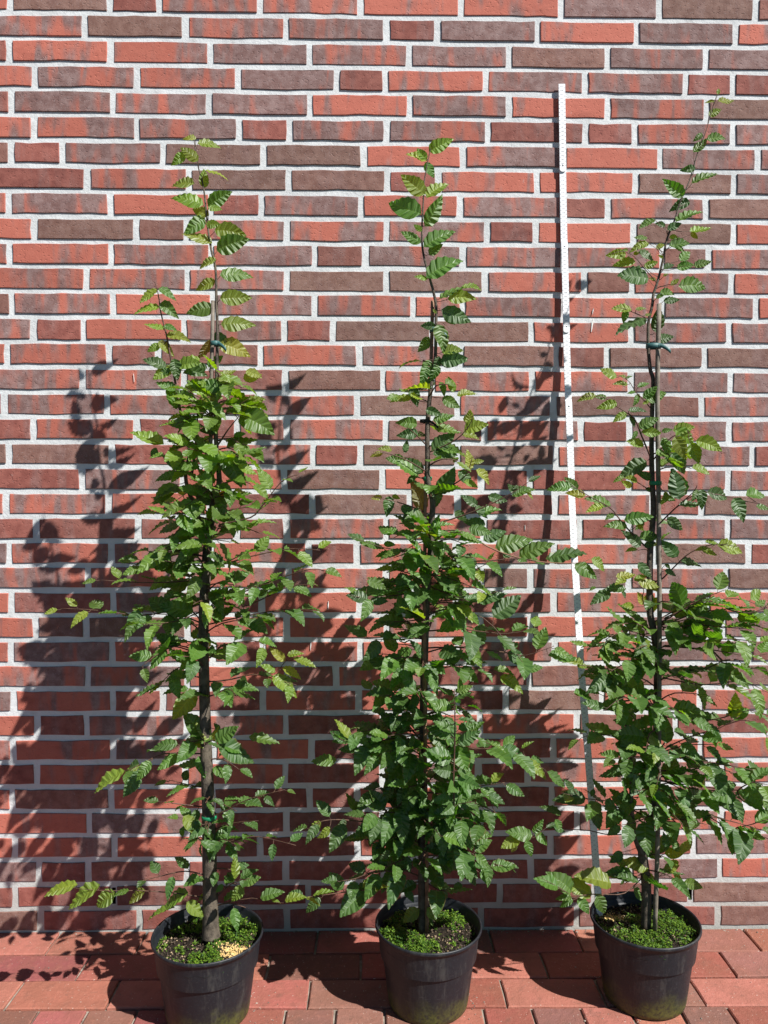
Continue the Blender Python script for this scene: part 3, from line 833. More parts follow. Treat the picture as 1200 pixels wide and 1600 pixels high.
for st, dy in (('690 180 620 190 560 150', -.06), ('690 240 760 230 830 190', -.03), ('690 260 600 270 520 300', -.08), ('690 330 620 380 500 400', -.05), ('690 220 640 160 600 110', .05),
               ('640 420 600 380 560 400', -.1), ('690 420 640 470 600 540', -.09), ('600 480 540 450 480 440', -.05), ('600 560 560 590 520 620', -.06), ('680 560 620 600 560 640', -.09),
               ('690 480 730 440 770 470', -.07), ('690 640 740 690 720 730', -.06), ('610 680 560 720 500 770', -.05), ('620 740 540 790 440 830', -.07), ('620 800 520 830 400 830', -.04)):
    t1.branch('B', st, dy, young=.1)
t1.branch('B', '700 720 830 690 880 640 960 540 1030 510', -.06, L0=.050, young=.2); t1.branch('B', '690 760 800 735 880 760', -.08)
t1.branch('B', '690 890 840 850 1000 820 1120 826', -.05, L0=.056, start=.3, spacing=.032); t1.branch('B', '740 1010 800 1000 930 950 1080 905 1150 915', -.08, L0=.058, start=.2)
t1.branch('B', '800 1060 900 1020 1000 975 1110 970', -.03, L0=.05); t1.branch('B', '620 870 520 890 400 890 310 880', -.03, L0=.054, start=.2)
t1.branch('B', '600 950 480 960 350 960 200 950', -.05, L0=.056, start=.45, spacing=.036, young=.35); t1.branch('B', '640 900 740 870 800 840', -.1)
t1.branch('C', '640 120 550 140 400 165 280 150 180 140 70 135', -.04, start=.25, L0=.058); t1.branch('C', '650 150 540 190 420 200', -.1); t1.branch('C', '690 200 820 170 1000 140 1130 145', -.06, start=.3)
t1.branch('C', '690 130 820 60 940 30', -.1); t1.branch('C', '690 340 740 290 870 270 920 290', -.08); t1.branch('C', '690 440 780 430 870 410 960 430 1050 455', -.06, L0=.050, young=.1)
t1.branch('C', '640 320 560 290 480 320 400 380', -.07); t1.branch('C', '640 400 560 380 470 460', -.05); t1.branch('C', '690 500 760 470 800 500', -.1)
t1.branch('C', '960 430 990 370 1040 330', -.01, leaves=False, rad=.0012)
t1.explicit('C', '''625 480 543 598 .5 y,1000 355 948 302 .5 l,1010 330 1062 310 .35 y,1035 345 1125 360 .2 y,990 385 1070 405 .35 l,960 400 915 365 .4 y,950 415 1045 470 .4 y,
690 680 645 618 .5 w,690 695 612 692 .6 l,705 690 722 632 .5 l,720 690 860 772 .45 b,850 670 970 690 .3 g,700 680 570 672 .35 g,710 685 800 630 .5 g,730 640 710 615 .5 g,
740 700 815 735 .3 g,395 790 330 815 .4 y,335 812 203 866 .3 y,388 810 338 915 .5 b,640 750 668 832 .55 g,700 800 760 830 .45 g,668 845 700 860 .5 y,690 850 680 895 .5 y,600 470 500 480 .3 g,390 140 350 240 .6 b''')
t1.branch('C', '680 690 600 690 520 730', -.05); t1.branch('C', '650 740 500 740 390 790 330 815', -.04, L0=.048, start=.15)
t1.branch('C', '660 880 600 870 520 850', .03, L0=.045); t1.branch('C', '650 960 560 950 490 940', -.03, L0=.045); t1.branch('C', '700 1000 770 970 850 930 1000 890', -.05, L0=.040, young=.15, spacing=.022)
t1.branch('C', '700 930 760 960 800 980', -.06, L0=.042); t1.branch('C', '700 1060 780 1030 890 1020', -.05, L0=.042)
t1.branch('D', '690 150 640 100 580 70', -.05, L0=.05); t1.branch('D', '700 180 750 160 800 180', -.09, L0=.045, young=.35, spacing=.016); t1.branch('D', '690 180 660 150 640 180', -.09, L0=.042, young=.35, spacing=.016)
t1.branch('D', '730 180 820 160 900 150 1050 185', -.05, L0=.042); t1.branch('D', '690 310 600 290 500 310 400 335', -.04, L0=.05); t1.branch('D', '690 400 560 380 420 370 320 370 200 365 60 345', -.05, leaves=False, rad=.0016)
t1.branch('D', '720 400 790 340 860 320', -.06, L0=.048, start=.4); t1.branch('D', '720 430 870 400 1000 420 1170 380', -.04, leaves=False, rad=.0015)
t1.explicit('D', '''160 345 42 350 .28 y,252 345 115 422 .4 y,312 375 228 428 .45 y,370 368 310 372 .3 g,437 368 358 412 .42 y,612 378 495 415 .35 y,556 440 458 446 .2 y,
605 415 668 470 .5 y,640 330 680 310 .4 g,680 380 655 410 .5 y,755 345 722 372 .5 g,830 345 792 415 .55 y,830 335 900 315 .5 g,800 330 770 320 .4 g,805 320 795 240 .3 y,
905 400 985 368 .42 g,1005 410 1075 385 .35 y,950 408 985 418 .3 y,1090 400 1145 405 .2 y,1120 388 1200 372 .2 y,590 66 652 130 .4 y,580 115 595 150 .5 g''')
t1.fill(640, 800, 16, (.05, .11), .024); t1.fill(800, 960, 20, (.06, .15), .026); t1.fill(960, 1060, 12, (.05, .12), .028)
t1.fill(780, 960, 8, (.05, .11), .026, az=(200, 340)); t1.fill(590, 660, 6, (.04, .08), .024, young=.2); t1.fill(1150, 1240, 3, (.05, .09), .03, .045); t1.fill(1240, 1340, 4, (.05, .08), .03, .042); t1.fill(1350, 1420, 2, (.05, .08), .03, .045)
t1.ring(at(327, 1276, -.300), .0155, .0085, M_BAND, 'tie_band'); t1.ring(at(318, 993, -.291), .0125, .008, M_BAND, 'tie_band'); t1.ring(at(336, 537, -.286), .0085, .010, M_TEAL, 'stem_tie')
t1.finish()

# ================================================================== tree two (slender single leader)
t2 = Tree('potted_hornbeam', (.129, -.275, 0), 22)
tag(t2.root, 'potted hornbeam with one straight leader and bushy dark lower leaves, between two others', 'potted tree', 'hornbeam saplings in black pots')
make_pot(t2, lambda x, y: .1+.95*disc(x, y, -.07, -.03, .07)+.8*disc(x, y, -.02, -.075, .05)+.7*disc(x, y, .05, .05, .05)+.3*disc(x, y, -.06, .05, .05), [(-.075, .07, .012, 120)], 5)
px = [(661, 1455), (660, 1400), (660, 1300), (661, 1160), (663, 1040), (667, 930), (673, 860), (674.5, 815), (676, 785), (669, 752), (668, 715), (668, 660), (674, 600), (680, 560), (681, 510), (681.5, 480), (677, 455), (672, 437), (661.5, 397), (659, 365), (661, 323), (663, 283), (671, 240), (673, 232)]
R = [.0100, .0095, .0092, .0088, .0082, .0076, .0070, .0066, .0062, .0058, .0054, .0050, .0044, .0038, .0034, .0031, .0029, .0027, .0023, .002, .0017, .0013, .0009, .0005]
t2.set_trunk(px, lambda f: -.272-.016*f, R, M_BARK)
t2.stem([at(x, y, Y) for x, y, Y in ((667, 1456, -.286), (667, 1350, -.286), (664, 1150, -.286), (663, 1030, -.284), (664, 880, -.275), (664, 800, -.27), (668, 690, -.268), (673, 590, -.27), (676, 470, -.272))], [.0040]*9, 'stake', M_CANE, 8, 2)
t2.explicit('E', '''510 140 608 78 .48 y,500 180 460 122 .5 y,500 185 425 132 .25 l,495 190 532 258 .5 g,492 342 400 250 .45 y,500 358 585 272 .32 y,475 432 332 362 .45 g,492 492 575 362 .55 g,
480 512 442 485 .5 y,472 570 390 515 .45 g,485 588 618 500 .42 g,510 625 572 572 .5 g,498 732 642 630 .42 g,505 738 450 718 .3 y,560 832 665 745 .22 g,598 832 722 815 .45 y,665 772 748 778 .22 y,
570 880 697 935 .6 b,580 915 632 945 .5 g,540 962 478 952 .5 b,552 950 585 1065 .45 g,512 1010 472 1072 .45 g,570 1082 660 1065 .35 y,565 1122 682 1108 .5 b,512 1115 488 1200 .5 g,560 1100 535 1165 .45 d,545 900 535 880 .5 y''')
t2.explicit('F', '''445 55 430 125 .5 g,500 48 605 25 .42 b,495 55 470 115 .5 g,482 130 408 142 .4 b,500 125 525 172 .4 g,557 168 540 105 .5 y,570 182 638 155 .3 y,380 192 305 190 .35 y,385 140 405 222 .6 d,510 190 578 228 .55 g,
440 240 502 255 .5 d,470 285 552 265 .4 g,405 300 335 290 .5 g,410 335 335 340 .55 b,400 345 442 340 .4 g,350 420 370 370 .4 b,430 505 360 440 .45 d,400 515 360 542 .4 d,350 450 282 440 .5 g,300 410 250 395 .4 y,
262 425 210 425 .4 l,620 312 625 245 .5 l,600 330 688 298 .42 y,590 345 662 345 .35 y,465 412 555 345 .5 d,470 425 565 412 .4 b,600 290 625 250 .3 y,
625 492 628 418 .4 w,650 490 717 535 .35 l,575 495 640 552 .5 b,490 590 557 490 .5 b,480 560 495 640 .45 b,640 460 680 450 .5 y,600 540 660 550 .4 y,
290 600 280 680 .5 d,260 605 218 605 .4 l,300 600 330 610 .5 y,340 640 390 680 .5 b,430 665 400 540 .45 r,370 670 345 700 .4 d,
185 790 122 760 .3 d,190 800 265 805 .3 g,225 805 170 790 .4 g,265 800 312 800 .5 g,
655 640 600 600 .5 b,700 600 775 620 .55 b,560 665 612 700 .5 b,650 640 695 690 .4 b,690 720 610 700 .5 b,660 680 745 640 .35 g,620 735 702 745 .6 g,680 785 768 745 .5 b,730 815 855 770 .45 g,830 855 945 788 .42 g,940 862 1088 822 .3 d,
1060 885 1155 935 .55 g,1130 862 1198 900 .4 y,800 600 880 560 .4 g,820 590 790 550 .5 d,870 540 908 510 .4 d,850 560 885 610 .3 y,830 560 800 565 .4 d''')
t2.stem([at(500+a/2.667, 550+b/2.667, Y) for a, b, Y in ((465, 760, -.270), (520, 745, -.278), (590, 750, -.29), (740, 830, -.31), (900, 872, -.325), (1060, 880, -.335), (1130, 862, -.34))], [.0028, .0024, .002, .0018, .0014, .001, .0006], 'branch', M_CANE, 5, 4)
t2.branch('F', '465 720 600 680 740 620 820 575 870 540', -.05, leaves=False, rad=.0022)
t2.branch('F', '440 385 400 345 360 310', -.05, leaves=False); t2.branch('F', '445 500 360 450 270 420 215 425', -.06, leaves=False); t2.branch('F', '450 420 560 370 620 310 640 255', -.05, leaves=False)
t2.branch('F', '470 600 560 550 610 510 635 440', -.05, leaves=False, rad=.0026); t2.branch('F', '440 670 370 640 300 620 225 605', -.05, leaves=False); t2.branch('F', '450 840 300 822 230 805 130 768', -.05, leaves=False, rad=.0015)
for st, dy in (('465 780 400 800 350 830', -.06), ('465 800 540 780 620 810', -.09), ('465 860 400 900 330 930', -.08), ('465 870 560 850 650 860', -.06), ('465 880 380 880 300 960', -.03), ('465 900 580 930 700 880', -.04), ('465 930 560 950 680 1000', -.09), ('465 960 400 980 320 1000', -.1), ('465 980 540 1010 620 1040', -.11)):
    t2.branch('F', st, dy)
t2.branch('F', '560 870 700 870 820 860 900 870', -.02, L0=.05)
for st, dy, sp in (('500 60 400 80 270 90 205 80', -.06, .03), ('500 180 420 190 340 190', .05, .022), ('490 260 380 265 250 260', -.04, .024), ('490 340 420 340 340 350', -.05, .026), ('520 110 640 100 740 90 830 60', -.04, .028), ('520 230 640 220 740 230 860 240 985 218', -.05, .028),
                   ('530 300 700 300 860 320 940 330 1055 292', -.05, .034), ('520 370 640 370 790 390', -.05, .024), ('500 480 430 490 350 500', -.06, .022), ('500 570 420 570 340 590', -.07, .022), ('490 640 400 650 300 640 215 660', -.05, .024), ('500 660 300 690 190 690 130 650', -.05, .034),
                   ('510 700 420 720 330 745', -.07, .024), ('620 700 720 720 820 720 900 740 1020 808', -.05, .032), ('520 700 690 860 780 870 850 860', -.06, .024), ('510 800 420 800 360 850', .02, .022), ('505 850 400 870 270 900', -.02, .022), ('505 920 400 960 300 990', -.06, .024),
                   ('510 760 600 720 700 660 770 690', -.09, .024), ('510 900 640 920 760 960 820 990', -.08, .024), ('505 980 380 1000 240 1020', -.05, .022), ('510 950 600 1000 700 1010', -.11, .026)):
    t2.branch('G', st, dy, spacing=sp)
t2.branch('G', '515 160 620 140 760 175 870 290 940 380', -.06, leaves=False, rad=.0016)
t2.explicit('G', '''800 172 908 84 .48 b,740 112 830 58 .4 b,280 95 198 75 .45 b,290 100 358 105 .5 b,275 20 352 42 .4 g,930 395 1000 368 .4 g,830 418 922 462 .4 y,1030 332 1140 348 .3 g,1150 375 1200 370 .4 y,1140 492 1200 490 .4 y,180 692 128 650 .5 b,240 722 168 715 .4 b,
220 655 282 700 .5 g,150 768 52 772 .35 g,830 722 932 752 .45 b,940 768 1032 822 .4 y,920 718 968 690 .25 y,780 912 848 945 .4 b,860 320 940 355 .5 b''')
t2.stem([at(470+a/2.667, 900+b/2.667, Y) for a, b, Y in ((560, 1067, -.30), (632, 1000, -.36), (636, 850, -.385), (641, 700, -.39), (642, 580, -.388), (640, 470, -.38))], [.0022, .0021, .0019, .0016, .0013, .0009], 'shoot', M_TWIG, 5, 4)
t2.auto(*t2.stems[-1], .017, .056, .1, cam=.6, spread=72); t2.auto(*t2.stems[-1], .024, .060, .15, side0=-1, cam=.5, spread=66)
for st, dy, sp in (('520 60 400 50 300 60', -.07, .022), ('520 100 300 90 180 80 100 90 45 130', -.05, .03), ('520 260 430 290 330 290 250 320 190 330', -.05, .026), ('520 330 400 350 300 360', -.03, .028), ('400 360 250 370 100 390 0 400', -.02, .04),
                   ('540 60 640 50 720 80 800 110', -.11, .026), ('530 130 640 170 760 240 850 270', -.1, .026), ('530 180 640 220 760 300', -.1, .026), ('525 120 440 140 350 170', -.08, .024), ('525 220 450 240 380 270', -.08, .026), ('530 330 600 370 640 350', -.07, .028), ('530 20 620 20 720 10', -.12, .026)):
    t2.branch('H', st, dy, spacing=sp)
t2.explicit('H', '''660 165 632 322 .6 b,690 150 722 35 .4 g,708 112 816 152 .48 g,705 140 730 218 .5 g,800 270 918 265 .45 g,690 275 752 352 .5 d,760 280 812 362 .5 g,455 230 475 302 .5 b,450 365 492 420 .5 b,510 445 437 505 .5 y,540 440 592 498 .5 y,545 480 570 515 .4 g,
600 200 520 200 .5 b,620 250 570 250 .45 b,740 225 800 275 .5 g,110 90 40 138 .4 y,145 110 92 165 .45 y,200 75 195 130 .5 d,570 370 555 425 .4 g,600 360 632 412 .5 d,380 260 330 250 .5 b,300 320 280 370 .45 y,240 380 245 415 .4 g,390 205 345 250 .45 b''')
t2.fill(720, 830, 6, (.04, .08), .026); t2.fill(830, 960, 20, (.05, .13), .026); t2.fill(960, 1080, 16, (.05, .12), .028); t2.fill(1080, 1240, 20, (.06, .15), .026, az=(170, 370)); t2.fill(1240, 1370, 16, (.06, .15), .028, az=(170, 370)); t2.fill(1080, 1370, 12, (.06, .12), .03, az=(10, 170))
t2.fill(570, 720, 5, (.03, .06), .024)
t2.ring(at(662, 1042, -.279), .0115, .009, M_BAND, 'tie_band'); t2.ring(at(668, 748, -.273), .0085, .009, M_BAND, 'tie_band'); t2.ring(at(664, 658, -.276), .010, .007, M_SHADE_TIE, 'stem_tie'); t2.ring(at(678, 516, -.279), .0085, .010, M_TEAL, 'stem_tie')
t2.finish()

# ================================================================== tree three (forked stem, long thin tip)
t3 = Tree('potted_hornbeam', (.613, -.265, 0), 23); t3.bias = .30
tag(t3.root, 'potted hornbeam with forked stem and long thin tip, folding rule standing in its pot', 'potted tree', 'hornbeam saplings in black pots')
make_pot(t3, lambda x, y: .35+.5*disc(x, y, -.03, -.06, .07)+.5*disc(x, y, .06, 0, .07)-.9*disc(x, y, -.07, .06, .05)-.5*disc(x, y, 0, .09, .06), [(-.055, .048, .012, 260)], 7)
px = [(1009, 1450), (1010, 1400), (1009, 1372), (1004, 1331), (1010, 1308), (1022, 1260), (1026, 1160), (1027, 1040), (1022, 990), (1016, 960), (1015, 925), (1016, 860), (1021, 800), (1019, 750), (1018, 702), (1019, 644), (1020.5, 595), (1016, 577), (1013, 542), (1013.3, 504), (1019, 478), (1021, 460), (1028, 438), (1036, 405), (1042, 374), (1054, 344), (1064, 312), (1077, 283), (1089, 242), (1104, 202), (1112, 172), (1122, 142)]
R = [.0115, .011, .0112, .0108, .0100, .0092, .0088, .0084, .008, .0078, .0075, .007, .0064, .006, .0056, .0051, .0046, .0042, .0038, .0035, .0033, .0031, .0028, .0025, .0022, .0019, .0017, .0014, .0012, .0009, .0007, .0004]
t3.set_trunk(px, lambda f: -.265+.045*f, R, M_BARK)
t3.stem([at(x, y, Y) for x, y, Y in ((1023, 1456, -.282), (1026, 1370, -.28), (1028, 1290, -.277), (1030, 1100, -.27), (1030.5, 960, -.265), (1029.5, 825, -.26), (1028, 700, -.256), (1027, 600, -.252), (1030, 475, -.245))], [.0054]*9, 'stake', M_STAKE, 8, 2)
t3.stem([at(x, y, Y) for x, y, Y in ((1004, 1335, -.265), (992, 1305, -.272), (986, 1255, -.28), (987, 1220, -.285), (984, 1170, -.29), (975, 1110, -.295), (968, 1060, -.30))], [.0078, .006, .005, .0045, .0038, .0028, .0012], 'shoot', M_BARK, 8, 4)
t3.auto(*t3.stems[-1], .020, .058, .35, spread=65)
t3.explicit('I', '''930 95 940 62 .45 y,930 130 1012 128 .32 y,915 132 873 123 .25 l,880 208 948 172 .48 y,870 338 972 310 .4 g,850 305 812 330 .5 g,800 405 868 335 .6 g,812 488 745 492 .45 b,790 572 912 500 .28 g,748 640 668 558 .6 g,
780 668 692 695 .42 b,705 778 825 680 .3 g,660 820 735 780 .5 b,650 800 600 785 .4 b,598 765 515 808 .25 g,780 830 888 805 .28 y,785 835 825 862 .5 y,670 860 722 858 .45 y,670 905 778 885 .4 g,690 905 760 918 .35 g,730 988 785 930 .5 g,710 1028 800 1002 .45 g,800 1012 892 988 .4 g,
720 1122 872 1112 .42 g,770 1130 790 1155 .4 y,600 922 648 892 .45 y,560 890 478 908 .35 y,555 862 488 862 .25 g,480 955 512 930 .45 y,440 950 345 952 .45 y,490 992 388 985 .38 y,505 940 602 958 .35 b,535 1020 606 990 .5 y,560 1080 412 1060 .38 d,640 1030 695 1002 .4 b,640 1070 665 1050 .4 y,680 1120 720 1085 .4 y,
450 930 420 925 .4 y,640 970 625 960 .5 y,600 1090 570 1075 .4 y''')
t3.branch('I', '600 1100 540 1030 480 960 420 935 360 950', -.05, leaves=False, rad=.0015); t3.branch('I', '655 880 720 870 800 840', -.03, leaves=False, rad=.0010); t3.branch('I', '610 1130 690 1110 760 1120', -.04, leaves=False, rad=.0013); t3.branch('I', '640 960 600 900 560 880', -.04, leaves=False, rad=.0011); t3.branch('I', '635 1030 720 1020 810 1008', -.05, leaves=False, rad=.0012)
t3.branch('J', '560 200 490 170 430 145 385 140', -.04, leaves=False, rad=.0016); t3.branch('J', '580 690 530 630 490 590 440 520 330 490', -.06, leaves=False, rad=.0016); t3.branch('J', '570 940 520 820 480 730 390 670 320 620 200 612', -.07, leaves=False, rad=.0024)
t3.branch('J', '590 950 640 880 690 830 770 800', -.07, leaves=False, rad=.0020); t3.branch('J', '570 1120 480 1065 390 1055', -.05, leaves=False, rad=.0016)
t3.explicit('J', '''640 102 722 98 .4 d,620 60 702 50 .4 g,602 275 615 148 .45 d,470 150 372 142 .28 y,442 150 430 215 .5 g,490 150 542 130 .35 y,545 195 398 245 .22 b,600 312 690 295 .5 b,540 180 575 175 .4 y,600 90 640 70 .4 g,595 470 628 475 .3 y,
390 512 308 472 .35 y,440 512 408 500 .4 y,450 552 375 542 .28 y,440 520 468 500 .35 g,500 565 555 532 .4 g,510 600 488 662 .35 g,530 625 602 565 .55 g,545 640 655 590 .48 g,490 590 450 600 .3 g,560 640 530 655 .4 y,
280 610 188 616 .35 y,335 622 275 608 .4 g,392 650 298 668 .5 y,440 702 378 740 .45 y,450 690 545 692 .28 b,505 785 608 728 .6 g,520 805 620 812 .45 y,535 875 448 858 .4 y,500 800 480 840 .4 g,460 720 490 770 .4 b,
630 805 682 790 .45 g,690 800 802 775 .45 y,700 830 762 932 .58 y,780 860 832 968 .48 y,812 852 945 892 .42 y,632 835 682 945 .35 g,680 918 772 1020 .45 b,640 912 695 965 .4 b,700 790 820 860 .55 y,
550 960 415 1025 .45 b,578 1055 512 1025 .5 d,728 1162 690 1020 .58 b,430 1050 375 1060 .35 y,470 1100 428 1070 .45 l,500 1070 440 1050 .35 y,545 1110 590 1120 .5 b,640 1150 700 1170 .45 g,660 1130 640 1190 .4 y''')
t3.branch('K', '618 410 540 340 470 260 420 200 330 150 230 90', -.07, leaves=False, rad=.0026); t3.branch('K', '665 280 740 205 830 125 850 90', -.08, leaves=False, rad=.0024); t3.branch('K', '740 205 830 140 900 125 1000 145 1100 170 1200 190', -.06, leaves=False, rad=.0016)
t3.branch('K', '665 560 740 490 820 420 940 380 1060 395', -.07, leaves=False, rad=.0022)
t3.explicit('K', '''230 92 125 92 .4 g,262 110 198 55 .45 g,300 140 215 118 .45 l,425 190 318 135 .25 g,388 188 308 222 .42 l,490 262 622 235 .6 g,505 290 420 275 .4 g,555 285 585 312 .5 y,565 345 655 335 .45 g,572 392 502 322 .5 b,590 392 642 368 .5 b,440 230 400 250 .4 g,530 280 540 230 .45 g,
762 160 740 18 .52 b,760 188 872 178 .3 b,700 250 786 302 .5 b,900 122 1012 142 .45 b,870 108 882 192 .5 d,1030 152 1092 245 .42 b,1090 140 1188 132 .38 g,1140 192 1205 200 .32 g,700 120 690 170 .4 y,850 110 830 160 .5 g,
755 442 688 368 .58 b,770 468 875 470 .32 b,890 370 955 362 .28 y,950 385 1080 398 .42 y,870 402 945 432 .35 y,900 400 850 400 .4 y,560 470 620 540 .5 b,690 510 750 530 .4 b,690 480 720 495 .4 d,
450 540 540 530 .4 l,500 555 450 575 .35 l,560 570 665 575 .4 l,600 580 680 600 .35 l,540 560 600 530 .4 y,620 620 600 700 .5 l,660 640 620 720 .5 l,500 600 400 605 .35 b,420 610 335 660 .45 b,480 610 500 640 .4 b,540 690 485 680 .5 l,580 680 560 620 .4 l,
350 590 320 600 .3 g''')
t3.branch('K', '610 720 580 650 585 600 520 560', -.06, leaves=False, rad=.0020)
for st, dy, sp in (('680 760 800 690 900 640 990 605', -.07, .024), ('700 770 850 720 1000 700 1150 695', -.06, .026), ('690 790 850 780 1000 790 1120 800', -.08, .026), ('660 780 760 760 860 740 940 760', -.1, .026), ('1000 700 1100 720 1200 690', -.02, .03),
                   ('620 800 540 770 430 780', -.07, .026), ('620 820 500 830 400 830', -.06, .026), ('560 900 470 870 380 880 275 900', -.06, .028), ('640 900 740 870 860 860', -.09, .026), ('660 1000 780 1000 900 990 1000 950 1110 960', -.09, .028), ('960 960 1080 985 1200 1005', -.04, .034),
                   ('650 960 560 950 480 930', -.1, .026), ('650 900 600 880 540 900', -.11, .026), ('650 1060 720 1030 800 1040', -.1, .03), ('900 860 1050 850 1160 870', -.05, .03)):
    t3.branch('K', st, dy, spacing=sp, young=.08)
for st, dy, sp in (('480 160 440 90 400 30', -.05, .02), ('520 200 440 170 400 190', -.04, .022), ('450 60 360 40 270 30', -.04, .03), ('620 350 540 290 450 180', -.02, .03), ('660 460 740 415 850 370 960 340 1060 280', -.08, .03), ('1000 320 1100 300 1200 380', -.04, .03),
                   ('650 220 740 250 820 300', -.1, .03), ('660 250 620 230 580 240', -.1, .03), ('640 430 540 420 430 380 340 370 275 390', -.06, .032), ('640 500 560 480 440 490', -.09, .026), ('640 560 560 560 450 580', -.1, .026), ('650 600 600 640 540 650', -.12, .03),
                   ('690 550 800 550 920 530 1050 570 1190 640', -.07, .028), ('680 600 800 620 950 640 1080 700', -.08, .028), ('680 700 800 730 930 790 1020 840 1190 880', -.06, .032), ('690 480 780 470 860 520', -.1, .028), ('1020 840 1100 820 1200 790', -.04, .03), ('1050 650 1120 610 1200 620', -.05, .028),
                   ('600 740 480 740 400 700 320 690 180 660', -.05, .03), ('680 640 720 680 740 720', -.1, .026), ('640 760 560 800 470 820', -.08, .03), ('690 760 740 800 800 860', -.08, .03)):
    t3.branch('L', st, dy, spacing=sp)
t3.explicit('L', '''340 722 372 855 .6 b,300 685 152 665 .42 d,240 645 202 595 .5 d,340 640 330 690 .5 d,180 770 90 698 .3 d,150 790 185 860 .4 g,540 790 500 890 .5 g,470 820 405 880 .5 b,800 750 820 880 .55 d,480 950 420 1010 .5 d,500 1020 430 960 .4 y,
600 970 690 960 .4 g,690 960 800 950 .45 y,690 1050 770 1000 .5 y,760 1000 690 1010 .4 y,540 990 610 1025 .4 y,530 1060 400 1040 .42 g,420 1090 240 1045 .4 g,590 1060 660 1100 .45 y,730 1050 780 1090 .5 y,770 950 835 890 .4 y,700 930 690 860 .5 d,
760 950 730 870 .4 g,640 700 560 620 .55 g,720 700 660 640 .5 y,680 750 690 690 .5 l,710 720 750 690 .4 l,240 165 365 182 .3 g,370 170 300 165 .3 g,1010 840 1100 890 .4 y,1100 860 1200 890 .4 g,920 770 870 800 .4 g''')
t3.branch('M', '650 235 590 270 540 300', -.05, leaves=False, rad=.0016)
t3.branch('M', '640 260 560 330 470 335 420 335 330 340 260 300 170 255', -.09, leaves=False, rad=.0016)
t3.explicit('M', '''262 302 158 250 .38 g,322 320 242 235 .42 g,415 335 300 262 .42 y,325 350 252 340 .4 g,330 360 262 385 .45 g,350 352 412 428 .45 g,432 335 492 440 .52 g,500 285 333 235 .38 y,595 262 475 222 .4 y,668 215 560 170 .4 y,600 300 640 370 .4 g,640 250 715 290 .45 y,560 270 540 300 .3 g''')
t3.branch('M', '640 60 500 70 400 50 300 45 210 40 150 85 40 105', -.06, leaves=False, rad=.0016)
t3.explicit('M', '''148 72 28 50 .5 g,150 60 205 0 .42 g,160 60 235 120 .45 g,120 95 150 175 .55 g,90 90 0 130 .42 y,70 110 60 162 .45 y,240 30 300 60 .5 b,210 40 270 10 .4 b,30 210 95 205 .4 d''')
t3.fill(950, 1100, 8, (.05, .13), .030, az=(180, 380)); t3.fill(1100, 1300, 13, (.06, .15), .030, az=(180, 380)); t3.fill(980, 1290, 6, (.05, .12), .03, az=(20, 170)); t3.fill(1300, 1400, 4, (.04, .08), .03); t3.fill(640, 900, 4, (.03, .07), .03)
for st, dy in (('1040 965 1090 945 1150 935 1195 950', -.05), ('1040 985 1100 985 1160 975 1205 985', -.07), ('1040 1010 1110 1015 1170 1025 1205 1020', -.06), ('1040 1060 1100 1070 1160 1065 1205 1085', -.04), ('1040 1120 1110 1125 1170 1110 1205 1120', -.06),
               ('1035 1180 1100 1190 1160 1200 1205 1210', -.07), ('1035 1220 1100 1235 1170 1235 1205 1250', -.05), ('1035 1250 1090 1270 1150 1285 1200 1300', -.08), ('1020 1000 980 985 945 1000', -.06), ('1015 1030 970 1040 940 1060', -.05), ('1015 1100 975 1090 945 1110', -.07)):
    t3.branch(None, st, dy, spacing=.027, start=.2, young=.1)
t3.ring(at(1021, 541, -.247), .0155, .011, M_TEAL, 'stem_tie', squash=.7); t3.ring(at(1024, 755, -.254), .0125, .009, M_BAND, 'tie_band', squash=.8); t3.ring(at(1022, 1283, -.268), .0165, .009, M_BAND, 'tie_band', squash=.8)
t3.finish()

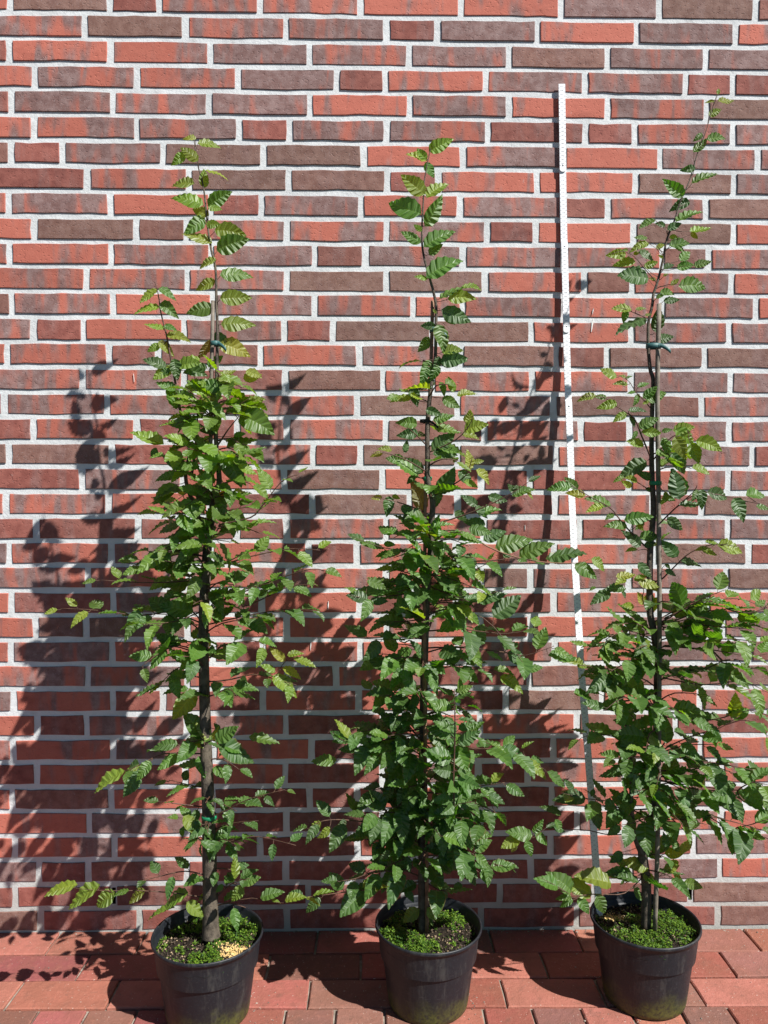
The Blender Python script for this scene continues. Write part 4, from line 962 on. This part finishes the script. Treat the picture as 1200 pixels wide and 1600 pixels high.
# ------------------------------------------------------------------ folding rule
def rule():
    foot = Vector((.531, -.2, .1435)); top = at(877.5, 132, -.010)
    ctrl = [(937, 1432, -.2), (925, 1260, -.150), (905, 1000, -.092), (893.5, 780, -.043), (884.5, 500, -.0125), (880, 300, -.0070), (877.5, 132, -.0062)]
    P, _ = smooth_path([at(*c) for c in ctrl], [1]*7, 24)
    ds = [0]
    for i in range(1, len(P)): ds.append(ds[-1]+(P[i]-P[i-1]).length)
    tot = ds[-1]
    def point(s_):
        s_ = max(0, min(tot, s_)); i = 1
        while i < len(P)-1 and ds[i] < s_: i += 1
        return P[i-1].lerp(P[i], (s_-ds[i-1])/max(1e-9, ds[i]-ds[i-1]))
    root = empty('folding_rule', point(0)); loc = root.location.copy()
    tag(root, 'long white folding rule standing in a pot and leaning upright on the brick wall', 'folding rule')
    print('rule length', tot)
    seg = tot/10; HW, TH, OV = .0082, .0032, .016
    glyph = {}
    def digit(ch):
        if ch not in glyph:
            cu = bpy.data.curves.new('numeral', 'FONT'); cu.body = ch; cu.size = .0085; cu.resolution_u = 1
            o = bpy.data.objects.new('numeral', cu); COL.objects.link(o); bpy.context.view_layer.update()
            me = o.to_mesh(); glyph[ch] = ([v.co.copy() for v in me.vertices], [tuple(p.vertices) for p in me.polygons]); o.to_mesh_clear()
            bpy.data.objects.remove(o); bpy.data.curves.remove(cu)
        return glyph[ch]
    for k_ in range(10):
        a, b = point(max(0, k_*seg-OV)), point(min(tot, (k_+1)*seg+OV))
        T = (b-a).normalized(); X = Vector((1, 0, 0)); X = (X-T*X.dot(T)).normalized(); Nn = X.cross(T).normalized()      # Nn points to the camera side
        if Nn.y > 0: Nn = -Nn
        offn = Nn*(TH*.5*(1 if k_ % 2 else -1))
        V, F = [], []; ring = []
        Ls = (b-a).length
        # rounded-end lath outline
        out = []
        for j in range(7):
            an = math.pi*j/6; e = .006
            out.append((HW*math.cos(an), Ls-e+e*math.sin(an)))
        for j in range(7):
            an = math.pi+math.pi*j/6; e = .006
            out.append((HW*math.cos(an), e+e*math.sin(an)))
        if k_ == 0: out = out[:7]+[(-HW, 0), (HW, 0)]
        if k_ == 9: out = [(HW, Ls), (-HW, Ls)]+out[7:]
        n = len(out); c0 = a+offn-loc
        for sgn in (.5, -.5):
            for (x, s_) in out: V.append(c0+X*x+T*s_+Nn*TH*sgn*.98)
        F.append(tuple(range(n))); F.append(tuple(reversed(range(n, 2*n))))
        for j in range(n): F.append((j, j+n, (j+1) % n+n, (j+1) % n))
        sg = obj('segment', mesh('segment', V, F, M_WHITE), root)
        # scale marks and numerals
        V, F = [], []
        s0 = k_*seg; f0 = c0+Nn*(TH*.5+.0002)
        def q(x0, x1, s_, hw):
            b0 = len(V); V.extend([f0+X*x0+T*(s_-hw), f0+X*x1+T*(s_-hw), f0+X*x1+T*(s_+hw), f0+X*x0+T*(s_+hw)]); F.append((b0, b0+1, b0+2, b0+3))
        base_s = 0 if k_ == 0 else OV
        lo, hi = (0 if k_ == 0 else 1), 20
        for mm in range(0, 200, 10):
            s_ = base_s + seg*mm/200
            if s_ > Ls-.002: continue
            q(HW*.97, HW*.55, s_, .00035); q(-HW*.97, -HW*.6, s_, .00035)
            if mm % 10 == 0:
                num = str(k_*20+mm//10)
                if num == '0': continue
                cx = -.0016*len(num)
                for ch in num[-3:]:
                    gv_, gf = digit(ch); b0 = len(V); sc = .52
                    V.extend([f0+X*(cx+v.x*sc)+T*(s_+.0022+v.y*sc) for v in gv_]); F.extend([tuple(b0+w_ for w_ in f) for f in gf]); cx += .0028
        obj('scale_marks', mesh('scale_marks', V, F, M_INK), sg)
        if k_:
            V, F = [], []; p = point(k_*seg)-loc
            tube([p-Nn*(TH+.0004), p+Nn*(TH+.0006), p+Nn*(TH+.0010)], [.0022, .0022, .0012], 10, V, F)
            obj('rivet', mesh('rivet', V, F, M_STEEL, True), sg)
rule()
